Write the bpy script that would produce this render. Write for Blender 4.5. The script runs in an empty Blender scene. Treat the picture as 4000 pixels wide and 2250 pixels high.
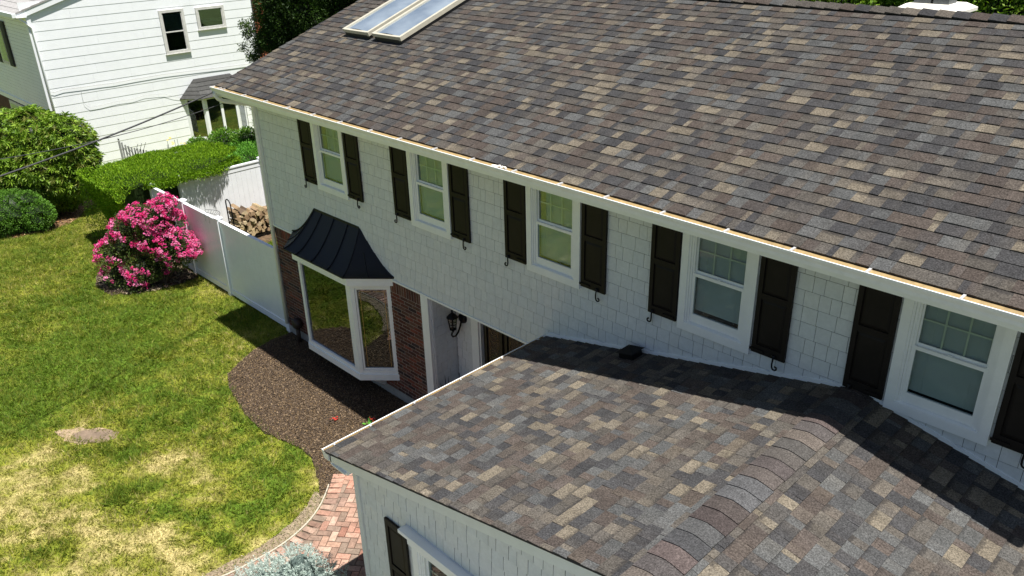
import bpy, math, random
import numpy as np
from mathutils import Vector, Matrix

random.seed(7)
rng = np.random.default_rng(11)
S = bpy.context.scene
COL = S.collection

# ------------------------------------------------------------------ camera, sky, sun, exposure
CAM = np.array([1.3538, -7.2898, 8.2437])
YAW, PIT, ROL, FPX = 0.8021, 0.4443, -0.0263, 3201.99


def cam_axes():
    cy, sy = math.cos(YAW), math.sin(YAW)
    f = np.array([-sy * math.cos(PIT), cy * math.cos(PIT), -math.sin(PIT)])
    r = np.array([cy, sy, 0.0])
    u = np.cross(r, f)
    r2 = r * math.cos(ROL) + u * math.sin(ROL)
    u2 = -r * math.sin(ROL) + u * math.cos(ROL)
    return r2, u2, f


CR, CU, CF = cam_axes()
cd = bpy.data.cameras.new('camera')
cam = bpy.data.objects.new('camera', cd)
COL.objects.link(cam)
cd.sensor_width = 36.0
cd.lens = FPX / 4000.0 * 36.0
cd.clip_start = 0.05
cd.clip_end = 600
M = Matrix(((CR[0], CU[0], -CF[0], CAM[0]), (CR[1], CU[1], -CF[1], CAM[1]), (CR[2], CU[2], -CF[2], CAM[2]), (0, 0, 0, 1)))
cam.matrix_world = M
S.camera = cam

SUNV = np.array([0.325, 0.014, 1.0])
SUNV = SUNV / np.linalg.norm(SUNV)
SUN_EL = math.asin(SUNV[2])
SUN_AZ = math.atan2(SUNV[0], SUNV[1])
w = bpy.data.worlds.new('World')
S.world = w
w.use_nodes = True
nt = w.node_tree
bg = nt.nodes['Background']
sky = nt.nodes.new('ShaderNodeTexSky')
sky.sky_type = 'NISHITA'
sky.sun_disc = False
sky.sun_elevation = SUN_EL
sky.sun_rotation = SUN_AZ
sky.air_density = 1.0
sky.dust_density = 1.0
sky.ozone_density = 1.0
nt.links.new(sky.outputs[0], bg.inputs[0])
bg.inputs[1].default_value = 0.05
sd = bpy.data.lights.new('sun', 'SUN')
sd.energy = 5.0
sd.angle = math.radians(0.53)
sd.color = (1.0, 0.965, 0.91)
sun = bpy.data.objects.new('sun', sd)
COL.objects.link(sun)
sun.rotation_euler = Vector(SUNV).to_track_quat('Z', 'Y').to_euler()
sun.location = (0, 0, 30)
S.view_settings.view_transform = 'Standard'
S.view_settings.look = 'None'
S.view_settings.gamma = 1.0
S.view_settings.use_curve_mapping = False
S.view_settings.exposure = 0.72


# ------------------------------------------------------------------ mesh builder
def nrm(v):
    v = np.asarray(v, float)
    return v / np.linalg.norm(v)


class MB:
    def __init__(s):
        s.v = []
        s.f = []
        s.c = []          # per-face colour lists (rgba per corner) or None
        s.m = []

    def face(s, pts, col=None, mi=0):
        b = len(s.v)
        s.v.extend([tuple(map(float, p)) for p in pts])
        s.f.append(tuple(range(b, b + len(pts))))
        s.c.append(col)
        s.m.append(mi)

    def poly(s, vs, fs, col=None, mi=0):
        b = len(s.v)
        s.v.extend([tuple(map(float, p)) for p in vs])
        for f in fs:
            s.f.append(tuple(b + i for i in f))
            s.c.append(col)
            s.m.append(mi)
        return s

    def box(s, x0, x1, y0, y1, z0, z1, col=None, mi=0):
        v = [(x0, y0, z0), (x1, y0, z0), (x1, y1, z0), (x0, y1, z0), (x0, y0, z1), (x1, y0, z1), (x1, y1, z1), (x0, y1, z1)]
        return s.poly(v, [(0, 3, 2, 1), (4, 5, 6, 7), (0, 1, 5, 4), (1, 2, 6, 5), (2, 3, 7, 6), (3, 0, 4, 7)], col, mi)

    def obox(s, O, U, V, N, u0, u1, v0, v1, n0, n1, col=None, mi=0):
        O, U, V, N = map(lambda a: np.asarray(a, float), (O, U, V, N))
        P = lambda a, b, c: O + U * a + V * b + N * c
        v = [P(u0, v0, n0), P(u1, v0, n0), P(u1, v1, n0), P(u0, v1, n0), P(u0, v0, n1), P(u1, v0, n1), P(u1, v1, n1), P(u0, v1, n1)]
        return s.poly(v, [(0, 3, 2, 1), (4, 5, 6, 7), (0, 1, 5, 4), (1, 2, 6, 5), (2, 3, 7, 6), (3, 0, 4, 7)], col, mi)

    def plate(s, O, U, V, N, w, h, tb, tt, col=None, va=0.0, vb=1.0, mi=0, col2=None):
        """a lapped piece: thick lower edge tb, thin upper edge tt, no back"""
        O, U, V, N = map(lambda a: np.asarray(a, float), (O, U, V, N))
        P = lambda a, b, c: O + U * a + V * b + N * c
        v = [P(0, 0, 0), P(w, 0, 0), P(w, h, 0), P(0, h, 0), P(0, 0, tb), P(w, 0, tb), P(w, h, tt), P(0, h, tt)]
        b = len(s.v)
        s.v.extend([tuple(map(float, p)) for p in v])
        fs = [(4, 5, 6, 7), (0, 1, 5, 4), (1, 2, 6, 5), (3, 0, 4, 7), (2, 3, 7, 6)]
        av = [va, va, vb, vb, va, va, vb, vb]
        for f in fs:
            s.f.append(tuple(b + i for i in f))
            s.c.append(None if col is None else [((col if (i in (0, 3, 4, 7) or col2 is None) else col2)[0], (col if (i in (0, 3, 4, 7) or col2 is None) else col2)[1], (col if (i in (0, 3, 4, 7) or col2 is None) else col2)[2], av[i]) for i in f])
            s.m.append(mi)
        return s

    def tube(s, pts, r, n=8, col=None, cap=True, mi=0):
        pts = [np.asarray(p, float) for p in pts]
        rr = r if hasattr(r, '__len__') else [r] * len(pts)
        rings = []
        ref = None
        for i, p in enumerate(pts):
            a = pts[max(0, i - 1)]
            c = pts[min(len(pts) - 1, i + 1)]
            t = nrm(c - a)
            if ref is None:
                ref = np.cross(t, (0, 0, 1.0))
                if np.linalg.norm(ref) < 1e-3:
                    ref = np.cross(t, (1.0, 0, 0))
            ref = nrm(ref - t * np.dot(ref, t))
            q = np.cross(t, ref)
            rings.append([p + rr[i] * (math.cos(k * 2 * math.pi / n) * ref + math.sin(k * 2 * math.pi / n) * q) for k in range(n)])
        vs = [v for ring in rings for v in ring]
        fs = []
        for i in range(len(pts) - 1):
            for k in range(n):
                fs.append((i * n + k, i * n + (k + 1) % n, (i + 1) * n + (k + 1) % n, (i + 1) * n + k))
        if cap:
            fs.append(tuple(range(n))[::-1])
            fs.append(tuple((len(pts) - 1) * n + k for k in range(n)))
        return s.poly(vs, fs, col, mi)

    def prism(s, poly, z0, z1, col=None, mi=0):
        n = len(poly)
        vs = [(x, y, z0) for x, y in poly] + [(x, y, z1) for x, y in poly]
        fs = [tuple(range(n))[::-1], tuple(range(n, 2 * n))] + [(i, (i + 1) % n, n + (i + 1) % n, n + i) for i in range(n)]
        return s.poly(vs, fs, col, mi)

    def extr(s, prof, A, B, P2, Q2, col=None, mi=0):
        """closed 2-D profile (p,q) swept from A to B; P2,Q2 the axes of the profile"""
        A, B, P2, Q2 = map(lambda a: np.asarray(a, float), (A, B, P2, Q2))
        n = len(prof)
        vs = [A + P2 * a + Q2 * b for a, b in prof] + [B + P2 * a + Q2 * b for a, b in prof]
        fs = [tuple(range(n))[::-1], tuple(range(n, 2 * n))] + [(i, (i + 1) % n, n + (i + 1) % n, n + i) for i in range(n)]
        return s.poly(vs, fs, col, mi)


def finish(name, verts, faces, cols, mats, parent=None, label=None, kind=None, mi=None, smooth=False):
    root = parent
    while root is not None and root.parent is not None:
        root = root.parent
    off = np.array(root['_o']) if root is not None else np.zeros(3)
    V = np.asarray(verts, float).reshape(-1, 3) - off
    me = bpy.data.meshes.new(name)
    if isinstance(faces, np.ndarray):
        nf, k = faces.shape
        me.vertices.add(len(V))
        me.vertices.foreach_set('co', V.ravel())
        me.loops.add(nf * k)
        me.loops.foreach_set('vertex_index', faces.ravel().astype(np.int32))
        me.polygons.add(nf)
        me.polygons.foreach_set('loop_start', np.arange(0, nf * k, k, dtype=np.int32))
        me.update(calc_edges=True)
    else:
        me.from_pydata([tuple(v) for v in V], [], faces)
    if cols is not None:
        a = me.color_attributes.new('Col', 'FLOAT_COLOR', 'CORNER')
        a.data.foreach_set('color', np.asarray(cols, np.float32).ravel())
    for m in (mats if isinstance(mats, (list, tuple)) else [mats]):
        me.materials.append(m)
    if mi is not None and any(mi):
        me.polygons.foreach_set('material_index', mi)
    if smooth:
        me.polygons.foreach_set('use_smooth', [True] * len(me.polygons))
    o = bpy.data.objects.new(name, me)
    COL.objects.link(o)
    if parent is not None:
        o.parent = parent
    if label:
        o['label'] = label
    if kind:
        o['kind'] = kind
    return o


def part(name, mb, mat, parent=None, label=None, kind=None, smooth=False):
    cols = None
    if any(c is not None for c in mb.c):
        cols = []
        for f, c in zip(mb.f, mb.c):
            if c is None:
                c = (0.5, 0.5, 0.5, 0)
            if isinstance(c[0], (tuple, list)):
                cols.extend(c)
            else:
                c4 = tuple(c) if len(c) == 4 else tuple(c) + (0.0,)
                cols.extend([c4] * len(f))
    return finish(name, mb.v, mb.f, cols, mat, parent, label, kind, mb.m, smooth)


def thing(name, label, cat, loc, group=None):
    o = bpy.data.objects.new(name, None)
    COL.objects.link(o)
    o.location = loc
    o['_o'] = [float(a) for a in loc]
    o['label'] = label
    o['category'] = cat
    if group:
        o['group'] = group
    o.empty_display_size = 0.3
    return o


def tag(o, label, cat, group=None):
    o['label'] = label
    o['category'] = cat
    if group:
        o['group'] = group
    return o


def rebase(o):
    """put a one-mesh thing's origin at its base centre"""
    me = o.data
    n = len(me.vertices)
    a = np.zeros(n * 3)
    me.vertices.foreach_get('co', a)
    a = a.reshape(-1, 3)
    c = np.array([(a[:, 0].min() + a[:, 0].max()) / 2, (a[:, 1].min() + a[:, 1].max()) / 2, a[:, 2].min()])
    me.vertices.foreach_set('co', (a - c).ravel())
    o.location = c
    return o


def struct(name, mb, mat):
    return part(name, mb, mat, None, None, 'structure')


def scr(P):
    d = np.asarray(P, float) - CAM
    z = d @ CF
    if z <= 0.1:
        return None
    return 512 + FPX * 0.256 * (d @ CR) / z, 288 - FPX * 0.256 * (d @ CU) / z, z


def vis(P, N, area, marg=10):
    q = scr(P)
    if q is None or q[0] < -marg or q[0] > 1024 + marg or q[1] < -marg or q[1] > 576 + marg:
        return 0.0
    d = CAM - np.asarray(P, float)
    L = np.linalg.norm(d)
    return max(0.0, float(np.dot(d / L, N))) * area / (L * L) * (FPX * 0.256) ** 2


# ------------------------------------------------------------------ materials
def newmat(name):
    m = bpy.data.materials.new(name)
    m.use_nodes = True
    nt = m.node_tree
    return m, nt, nt.nodes['Principled BSDF']


def nd(nt, t, **kw):
    n = nt.nodes.new(t)
    for k, v in kw.items():
        if hasattr(n, k):
            setattr(n, k, v)
        else:
            n.inputs[k].default_value = v
    return n


def mixc(nt, fac, a, b, mode='MIX'):
    n = nt.nodes.new('ShaderNodeMix')
    n.data_type = 'RGBA'
    n.blend_type = mode
    for sock, val in ((n.inputs[0], fac), (n.inputs[6], a), (n.inputs[7], b)):
        if hasattr(val, 'is_linked') or isinstance(val, bpy.types.NodeSocket):
            nt.links.new(val, sock)
        elif isinstance(val, (int, float)):
            sock.default_value = val
        else:
            sock.default_value = (*val[:3], 1.0)
    return n.outputs[2]


def ramp(nt, src, stops):
    n = nt.nodes.new('ShaderNodeValToRGB')
    e = n.color_ramp.elements
    while len(e) < len(stops):
        e.new(0.5)
    for i, (p, c) in enumerate(stops):
        e[i].position = p
        e[i].color = (c, c, c, 1) if isinstance(c, (int, float)) else (*c, 1)
    nt.links.new(src, n.inputs[0])
    return n.outputs[0]


def noise(nt, scale, detail=4, rough=0.6, vec=None, dist=0.0):
    n = nd(nt, 'ShaderNodeTexNoise')
    n.inputs['Scale'].default_value = scale
    n.inputs['Detail'].default_value = detail
    n.inputs['Roughness'].default_value = rough
    n.inputs['Distortion'].default_value = dist
    if vec is None:
        g = nt.nodes.new('ShaderNodeNewGeometry')
        vec = g.outputs['Position']
    nt.links.new(vec, n.inputs['Vector'])
    return n.outputs['Fac']


def bump(nt, b, src, strength=0.3, dist=0.01):
    n = nt.nodes.new('ShaderNodeBump')
    n.inputs['Strength'].default_value = strength
    n.inputs['Distance'].default_value = dist
    nt.links.new(src, n.inputs['Height'])
    nt.links.new(n.outputs[0], b.inputs['Normal'])


def plain(name, col, rough=0.6, var=0.12, scale=8.0, bmp=0.0, bscale=60.0, metal=0.0, dirt=None, coat=0.0):
    m, nt, b = newmat(name)
    n = noise(nt, scale, 5, 0.65)
    lo = tuple(c * (1 - var) for c in col)
    hi = tuple(min(1, c * (1 + var * 0.7)) for c in col)
    c = mixc(nt, ramp(nt, n, [(0.3, 0.0), (0.7, 1.0)]), lo, hi)
    if dirt:
        n2 = noise(nt, scale * 0.35, 6, 0.75)
        c = mixc(nt, ramp(nt, n2, [(0.52, 0.0), (0.75, dirt[3])]), c, dirt[:3])
    nt.links.new(c, b.inputs['Base Color'])
    b.inputs['Roughness'].default_value = rough
    b.inputs['Metallic'].default_value = metal
    b.inputs['Coat Weight'].default_value = coat
    if bmp:
        bump(nt, b, noise(nt, bscale, 4, 0.6), bmp, 0.006)
    return m


def attrmat(name, rough=0.9, grain=0.35, gscale=140.0, bmp=0.4, band=0.0, sat=1.0, big=0.15):
    m, nt, b = newmat(name)
    a = nt.nodes.new('ShaderNodeAttribute')
    a.attribute_name = 'Col'
    g = noise(nt, gscale, 3, 0.7)
    gg = ramp(nt, g, [(0.28, 1.0 - grain), (0.5, 1.0), (0.72, 1.0 + grain * 1.3)])
    c = mixc(nt, 1.0, a.outputs['Color'], gg, 'MULTIPLY')
    if big:
        bb = ramp(nt, noise(nt, 9.0, 6, 0.75), [(0.3, 1 - big), (0.7, 1 + big)])
        c = mixc(nt, 1.0, c, bb, 'MULTIPLY')
    if band:
        ad = nt.nodes.new('ShaderNodeMath')
        ad.operation = 'MULTIPLY_ADD'
        nt.links.new(noise(nt, 45.0, 3, 0.7), ad.inputs[0])
        ad.inputs[1].default_value = 0.75
        nt.links.new(a.outputs['Alpha'], ad.inputs[2])
        f = ramp(nt, ad.outputs[0], [(1.08, 0.0), (1.2, band)]) if False else None
        mp = nt.nodes.new('ShaderNodeMapRange')
        mp.inputs['From Min'].default_value = 1.05
        mp.inputs['From Max'].default_value = 1.22
        mp.inputs['To Max'].default_value = band
        nt.links.new(ad.outputs[0], mp.inputs['Value'])
        c = mixc(nt, mp.outputs[0], c, (0.024, 0.023, 0.024))
    nt.links.new(c, b.inputs['Base Color'])
    b.inputs['Roughness'].default_value = rough
    b.inputs['Specular IOR Level'].default_value = 0.2
    if bmp:
        bump(nt, b, g, bmp, 0.004)
    return m


def leafmat(name, trans=0.35, rough=0.5, spec=0.4):
    m, nt, b = newmat(name)
    a = nt.nodes.new('ShaderNodeAttribute')
    a.attribute_name = 'Col'
    c = mixc(nt, 1.0, a.outputs['Color'], ramp(nt, noise(nt, 30, 2), [(0.3, 0.8), (0.7, 1.15)]), 'MULTIPLY')
    nt.links.new(c, b.inputs['Base Color'])
    b.inputs['Roughness'].default_value = rough
    b.inputs['Specular IOR Level'].default_value = spec
    if trans:
        t = nt.nodes.new('ShaderNodeBsdfTranslucent')
        cc = mixc(nt, 1.0, c, (1.0, 1.15, 0.55), 'MULTIPLY')
        nt.links.new(cc, t.inputs[0])
        mx = nt.nodes.new('ShaderNodeMixShader')
        mx.inputs[0].default_value = trans
        nt.links.new(b.outputs[0], mx.inputs[1])
        nt.links.new(t.outputs[0], mx.inputs[2])
        nt.links.new(mx.outputs[0], nt.nodes['Material Output'].inputs[0])
    return m


def glassmat(name, tint=(0.55, 0.68, 0.6), refl=0.14, rcol=(0.9, 0.95, 1.0), wav=0.015, fm=1.8):
    m, nt, b = newmat(name)
    nt.nodes.remove(b)
    tr = nt.nodes.new('ShaderNodeBsdfTransparent')
    tr.inputs[0].default_value = (*tint, 1)
    gl = nt.nodes.new('ShaderNodeBsdfGlossy')
    gl.inputs['Roughness'].default_value = 0.015
    gl.inputs[0].default_value = (*rcol, 1)
    fr = nt.nodes.new('ShaderNodeFresnel')
    fr.inputs[0].default_value = 1.52
    ad = nt.nodes.new('ShaderNodeMath')
    ad.operation = 'MULTIPLY_ADD'
    ad.inputs[1].default_value = fm
    ad.inputs[2].default_value = refl
    nt.links.new(fr.outputs[0], ad.inputs[0])
    mx = nt.nodes.new('ShaderNodeMixShader')
    nt.links.new(ad.outputs[0], mx.inputs[0])
    nt.links.new(tr.outputs[0], mx.inputs[1])
    nt.links.new(gl.outputs[0], mx.inputs[2])
    if wav:
        bp_ = nt.nodes.new('ShaderNodeBump')
        bp_.inputs['Strength'].default_value = wav
        bp_.inputs['Distance'].default_value = 0.05
        nt.links.new(noise(nt, 2.5, 1), bp_.inputs['Height'])
        nt.links.new(bp_.outputs[0], gl.inputs['Normal'])
    nt.links.new(mx.outputs[0], nt.nodes['Material Output'].inputs[0])
    return m


M_SHINGLE = attrmat('roof_shingle_granules', 0.92, 0.66, 75.0, 0.6, 0.6, big=0.2)
M_CAP = attrmat('ridge_cap_granules', 0.92, 0.62, 75.0, 0.6, 0.0, big=0.2)
for _m in (M_SHINGLE, M_CAP):
    _m.node_tree.nodes['Principled BSDF'].inputs['Specular IOR Level'].default_value = 0.06
M_BRICK = attrmat('wall_brick', 0.9, 0.3, 60.0, 0.6, 0.0, big=0.25)
M_PAVER = attrmat('path_brick', 0.9, 0.22, 60.0, 0.5, 0.0, big=0.35)
M_SIDING = attrmat('shingle_siding_paint', 0.6, 0.04, 25.0, 0.08, 0.0, big=0.07)
M_WHITE = plain('white_trim_paint', (0.85, 0.87, 0.88), 0.38, 0.05, 5)
M_GUTTER = plain('white_gutter_enamel', (0.86, 0.87, 0.87), 0.3, 0.06, 9, dirt=(0.5, 0.45, 0.36, 0.25))
M_LINING = plain('gutter_silt_lining', (0.34, 0.24, 0.105), 0.6, 0.3, 12, dirt=(0.14, 0.09, 0.04, 0.7))
M_ALU = plain('gutter_hanger_metal', (0.75, 0.75, 0.74), 0.35, 0.1, 12, metal=0.4)
M_SHUTTER = plain('dark_brown_shutter_paint', (0.013, 0.010, 0.0092), 0.55, 0.3, 5)
M_SHUTTER.node_tree.nodes['Principled BSDF'].inputs['Specular IOR Level'].default_value = 0.2
M_IRON = plain('black_iron', (0.008, 0.008, 0.009), 0.4, 0.2, 20)
M_METALROOF = plain('black_standing_seam_metal', (0.009, 0.010, 0.014), 0.5, 0.2, 4)
M_METALROOF.node_tree.nodes['Principled BSDF'].inputs['Specular IOR Level'].default_value = 0.3
M_IRON.node_tree.nodes['Principled BSDF'].inputs['Specular IOR Level'].default_value = 0.2
M_MORTAR = plain('grey_mortar', (0.32, 0.25, 0.215), 0.95, 0.25, 30, 0.5, 120)
M_CONC = plain('grey_concrete', (0.3, 0.29, 0.27), 0.9, 0.2, 10, 0.4, 80)
M_CORE = plain('wall_sheathing', (0.05, 0.05, 0.05), 0.9, 0.1, 5)
M_UNDER = plain('roof_underlayment', (0.02, 0.02, 0.022), 0.95, 0.2, 10)
M_DARKROOM = plain('dark_room_interior', (0.035, 0.037, 0.038), 0.9, 0.4, 2)
M_BLIND = plain('window_blind', (0.80, 0.82, 0.80), 0.7, 0.08, 4)
M_GRILLE = plain('cream_window_grille', (0.85, 0.88, 0.74), 0.5, 0.04, 6)
M_GLASS = glassmat('window_glass', (0.76, 0.81, 0.80), 0.0, fm=0.25)
M_BAYGLASS = glassmat('bay_window_glass', (0.6, 0.64, 0.62), 0.05, fm=1.1, rcol=(0.85, 0.9, 1.0))
M_BRASS = plain('brass_came', (0.5, 0.34, 0.14), 0.35, 0.1, 10, metal=0.5)
M_DOOR = plain('dark_stained_door', (0.018, 0.012, 0.009), 0.45, 0.3, 6)
M_NWHITE = plain('neighbour_white_paint', (0.86, 0.88, 0.90), 0.55, 0.04, 3, dirt=(0.72, 0.75, 0.77, 0.25))
M_NTRIM = plain('weathered_white_trim', (0.62, 0.61, 0.58), 0.6, 0.15, 8)
M_NSHUT = plain('neighbour_shutter_paint', (0.02, 0.018, 0.018), 0.6, 0.2, 6)
M_NGLASS = glassmat('neighbour_glass', (0.62, 0.68, 0.68), 0.08)
M_VINYL = plain('white_vinyl_fence', (0.87, 0.89, 0.91), 0.35, 0.04, 4)
M_LEAF = leafmat('broad_leaves', 0.3, 0.5, 0.28)
M_YEW = leafmat('needle_foliage', 0.25, 0.6, 0.25)
M_PETAL = leafmat('azalea_petals', 0.3, 0.6, 0.2)
M_GRASS = leafmat('grass_blades', 0.35, 0.6, 0.2)
M_SPRUCE = leafmat('blue_spruce_needles', 0.05, 0.7, 0.2)
M_BARK = plain('bark', (0.09, 0.06, 0.04), 0.95, 0.4, 15, 0.8, 40)
M_LOG = attrmat('split_firewood', 0.9, 0.25, 50.0, 0.6, 0.0, big=0.3)
M_SOIL = plain('garden_soil', (0.05, 0.032, 0.02), 0.98, 0.5, 12, 0.8, 60)
M_CHIP = attrmat('mulch_chips', 0.95, 0.3, 90.0, 0.3, 0.0, big=0.1)
M_SAND = plain('pale_edging_sand', (0.27, 0.21, 0.14), 0.95, 0.4, 25, 0.6, 90, dirt=(0.15, 0.11, 0.07, 0.6))
M_STONE = plain('flat_brown_stone', (0.20, 0.145, 0.10), 0.85, 0.3, 6, 0.4, 40, dirt=(0.30, 0.25, 0.17, 0.6))
M_CHROOF = plain('chimney_cap_cement', (0.78, 0.75, 0.66), 0.8, 0.1, 8)
M_SKYGLASS = None
M_FLUE = plain('galvanised_flue_cap', (0.12, 0.13, 0.14), 0.5, 0.3, 10, metal=0.3)
M_CABLE = plain('weathered_black_cable', (0.05, 0.05, 0.05), 0.5, 0.4, 30)
M_REED = attrmat('neighbour_roof_shingle', 0.95, 0.3, 60.0, 0.4, 0.0, big=0.2)
M_LATTICE = plain('grey_weathered_lattice', (0.3, 0.31, 0.3), 0.8, 0.2, 8)


def skyglass():
    m, nt, b = newmat('skylight_acrylic')
    b.inputs['Base Color'].default_value = (0.22, 0.3, 0.38, 1)
    b.inputs['Roughness'].default_value = 0.12
    b.inputs['Coat Weight'].default_value = 1.0
    b.inputs['Coat Roughness'].default_value = 0.05
    c = mixc(nt, ramp(nt, noise(nt, 1.6, 3), [(0.35, 0.0), (0.65, 1.0)]), (0.16, 0.20, 0.25), (0.26, 0.31, 0.36))
    nt.links.new(c, b.inputs['Base Color'])
    return m


M_SKYGLASS = skyglass()
M_CREAM = plain('cream_aluminium_frame', (0.62, 0.58, 0.46), 0.35, 0.1, 10, metal=0.2)


# ------------------------------------------------------------------ noise helpers
TBL = rng.random((256, 256))


def vn(x, y):
    xi = np.floor(x).astype(int)
    yi = np.floor(y).astype(int)
    fx = x - xi
    fy = y - yi
    fx = fx * fx * (3 - 2 * fx)
    fy = fy * fy * (3 - 2 * fy)
    g = lambda a, b: TBL[a & 255, b & 255]
    return (g(xi, yi) * (1 - fx) + g(xi + 1, yi) * fx) * (1 - fy) + (g(xi, yi + 1) * (1 - fx) + g(xi + 1, yi + 1) * fx) * fy


def fbm(x, y, o=4):
    s = 0
    a = 0.5
    t = 0
    for k in range(o):
        s = s + a * vn(x * 2 ** k + 17.3 * k, y * 2 ** k + 5.1 * k)
        t += a
        a *= 0.55
    return s / t


def inpoly(x, y, P):
    x = np.asarray(x, float)
    y = np.asarray(y, float)
    c = np.zeros(x.shape, bool)
    n = len(P)
    for i in range(n):
        x1, y1 = P[i]
        x2, y2 = P[(i + 1) % n]
        if y1 == y2:
            continue
        t = ((y1 > y) != (y2 > y)) & (x < (x2 - x1) * (y - y1) / (y2 - y1) + x1)
        c ^= t
    return c


# ------------------------------------------------------------------ GROUND
MULCH = [(-12.95, 0.3), (-12.98, -0.45), (-12.85, -0.95), (-12.6, -1.4), (-12.37, -1.75), (-11.95, -1.95), (-11.54, -2.05), (-10.78, -2.2), (-10.2, -2.24),
         (-9.77, -2.17), (-9.23, -2.05), (-8.9, -2.06), (-8.58, -2.18), (-8.3, -2.3), (-8.05, -2.45), (-7.95, -2.5), (-7.9, -2.35), (-8.2, -1.9), (-8.2, 0.3)]
PATH = [(-8.05, 0.5), (-8.25, -1.2), (-8.38, -1.95), (-8.1, -2.22), (-7.87, -2.45), (-7.66, -2.72), (-7.5, -3.05), (-7.4, -3.5), (-7.41, -3.9), (-7.44, -4.3), (-7.7, -5.2), (-8.3, -6.5), (-9.3, -8.0),
        (-10.8, -9.6), (-9.0, -10.6), (-7.2, -8.6), (-5.6, -6.2), (-5.27, -4.6), (-5.27, 0.5)]
AZ_SHADE_BED = [(-19.2, -1.75), (-18.5, -2.0), (-17.9, -1.95), (-17.45, -1.6), (-17.2, -1.1), (-17.15, -0.5), (-17.2, -0.02), (-19.2, -0.02)]
RHBED = [(-30, -3.6), (-25.5, -3.3), (-24.2, -2.85), (-23.6, -2.3), (-23.45, -1.5), (-23.7, -0.8), (-24.6, -0.05), (-25.3, 0.6), (-27.95, 0.6), (-33, 0.5)]
WOODBED = [(-19.1, 0.4), (-18.2, 1.4), (-17.95, 2.0), (-18.0, 3.2), (-18.0, 5.0), (-19.1, 5.0)]
SANDY = [(-8.12, -2.5), (-7.98, -2.68), (-7.8, -3.0), (-7.68, -3.38), (-7.64, -3.8), (-7.68, -4.35), (-7.85, -5.2), (-8.3, -6.4), (-7.6, -5.3), (-7.42, -4.3), (-7.38, -3.6), (-7.46, -3.05), (-7.66, -2.68), (-7.86, -2.42)]

GREEN = [(-11.53, -4.36, .25, .6), (-11.2, -4.1, .3, .4), (-10.24, -4.67, .35, .55), (-10.2, -4.25, .3, .4), (-9.71, -5.82, .35, .7), (-8.16, -4.0, .2, .8), (-9.35, -4.45, .35, .5), (-9.62, -2.8, .8, .35),
         (-15.68, -2.3, 1.6, .35), (-15.31, -4.62, 1.4, .3), (-8.95, -2.7, .6, .35), (-11.7, -2.6, .9, .3), (-8.44, -3.1, .4, .3), (-17.98, -2.58, 1.5, .25), (-13.74, -5.01, 1.0, .3), (-14.5, -3.2, 1.2, .3),
         (-11.8, -4.75, .4, .35), (-9.0, -3.9, .4, .3), (-12.8, -3.4, .8, .25), (-17, 2.5, 1.5, .4)]
STRAW = [(-10.75, -4.25, .22, .6), (-10.7, -3.75, .3, .7), (-10.54, -5.94, .6, .6), (-9.42, -6.07, .6, .6), (-9.61, -3.75, .35, .6), (-7.94, -4.55, .3, .9), (-12.7, -4.2, .35, .6), (-12.68, -4.68, .3, .6), (-16.01, 0.0, .5, .8),
         (-10.6, -3.5, .3, .5), (-9.25, -5.05, .4, .6), (-11.52, -5.89, .7, .6), (-17.0, -0.2, .3, .5), (-23.1, -0.35, .8, .5), (-8.8, -4.6, .3, .5), (-10.1, -5.2, .5, .5), (-11.2, -4.9, .4, .5), (-14.5, -1.6, .8, .3),
         (-12.2, -5.2, .5, .4), (-7.75, -3.7, .14, .8), (-7.9, -3.2, .12, .7), (-8.4, -4.4, .3, .4), (-14.8, -5.2, .6, .3), (-19.5, -3.0, .9, .3)]


def dryness(x, y):
    # slow patches, finer patches
    d = 0.43 + 0.50 * (fbm(x * 0.6 + 3, y * 0.6, 3) - 0.5) + 0.65 * (fbm(x * 2.3 + 40, y * 2.3, 3) - 0.5) + 1.25 * (fbm(x * 6 + 9, y * 6, 5) - 0.5)
    near = 1 / (1 + np.exp(-(x + 12.2) * 1.4)) * 1 / (1 + np.exp((y + 3.0) * 1.8))
    far = 1 / (1 + np.exp((x + 12.6) * 1.1))
    d = 0.43 + (d - 0.43) * (1 - 0.45 * far) - 0.10 * far
    d = d + 0.08 * near - 0.05
    for bx, by, r, a in GREEN:
        d = d - a * 0.8 * np.exp(-((x - bx) ** 2 + (y - by) ** 2) / (r * r) * (0.7 + 0.8 * vn(x * 4, y * 4)))
    for bx, by, r, a in STRAW:
        d = d + a * 0.45 * np.exp(-((x - bx) ** 2 + (y - by) ** 2) / (r * r) * (0.7 + 0.8 * vn(x * 4 + 9, y * 4)))
    return np.clip(d, 0, 1)


G_LUSH = np.array([0.095, 0.160, 0.014])
G_OLIVE = np.array([0.215, 0.225, 0.026])
G_STRAW = np.array([0.43, 0.36, 0.15])


def grasscol(d):
    d = d[:, None]
    a = np.clip(d / 0.45, 0, 1)
    b = np.clip((d - 0.47) / 0.45, 0, 1)
    b = b * b * (3 - 2 * b)
    return (G_LUSH * (1 - a) + G_OLIVE * a) * (1 - b) + G_STRAW * b


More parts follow.
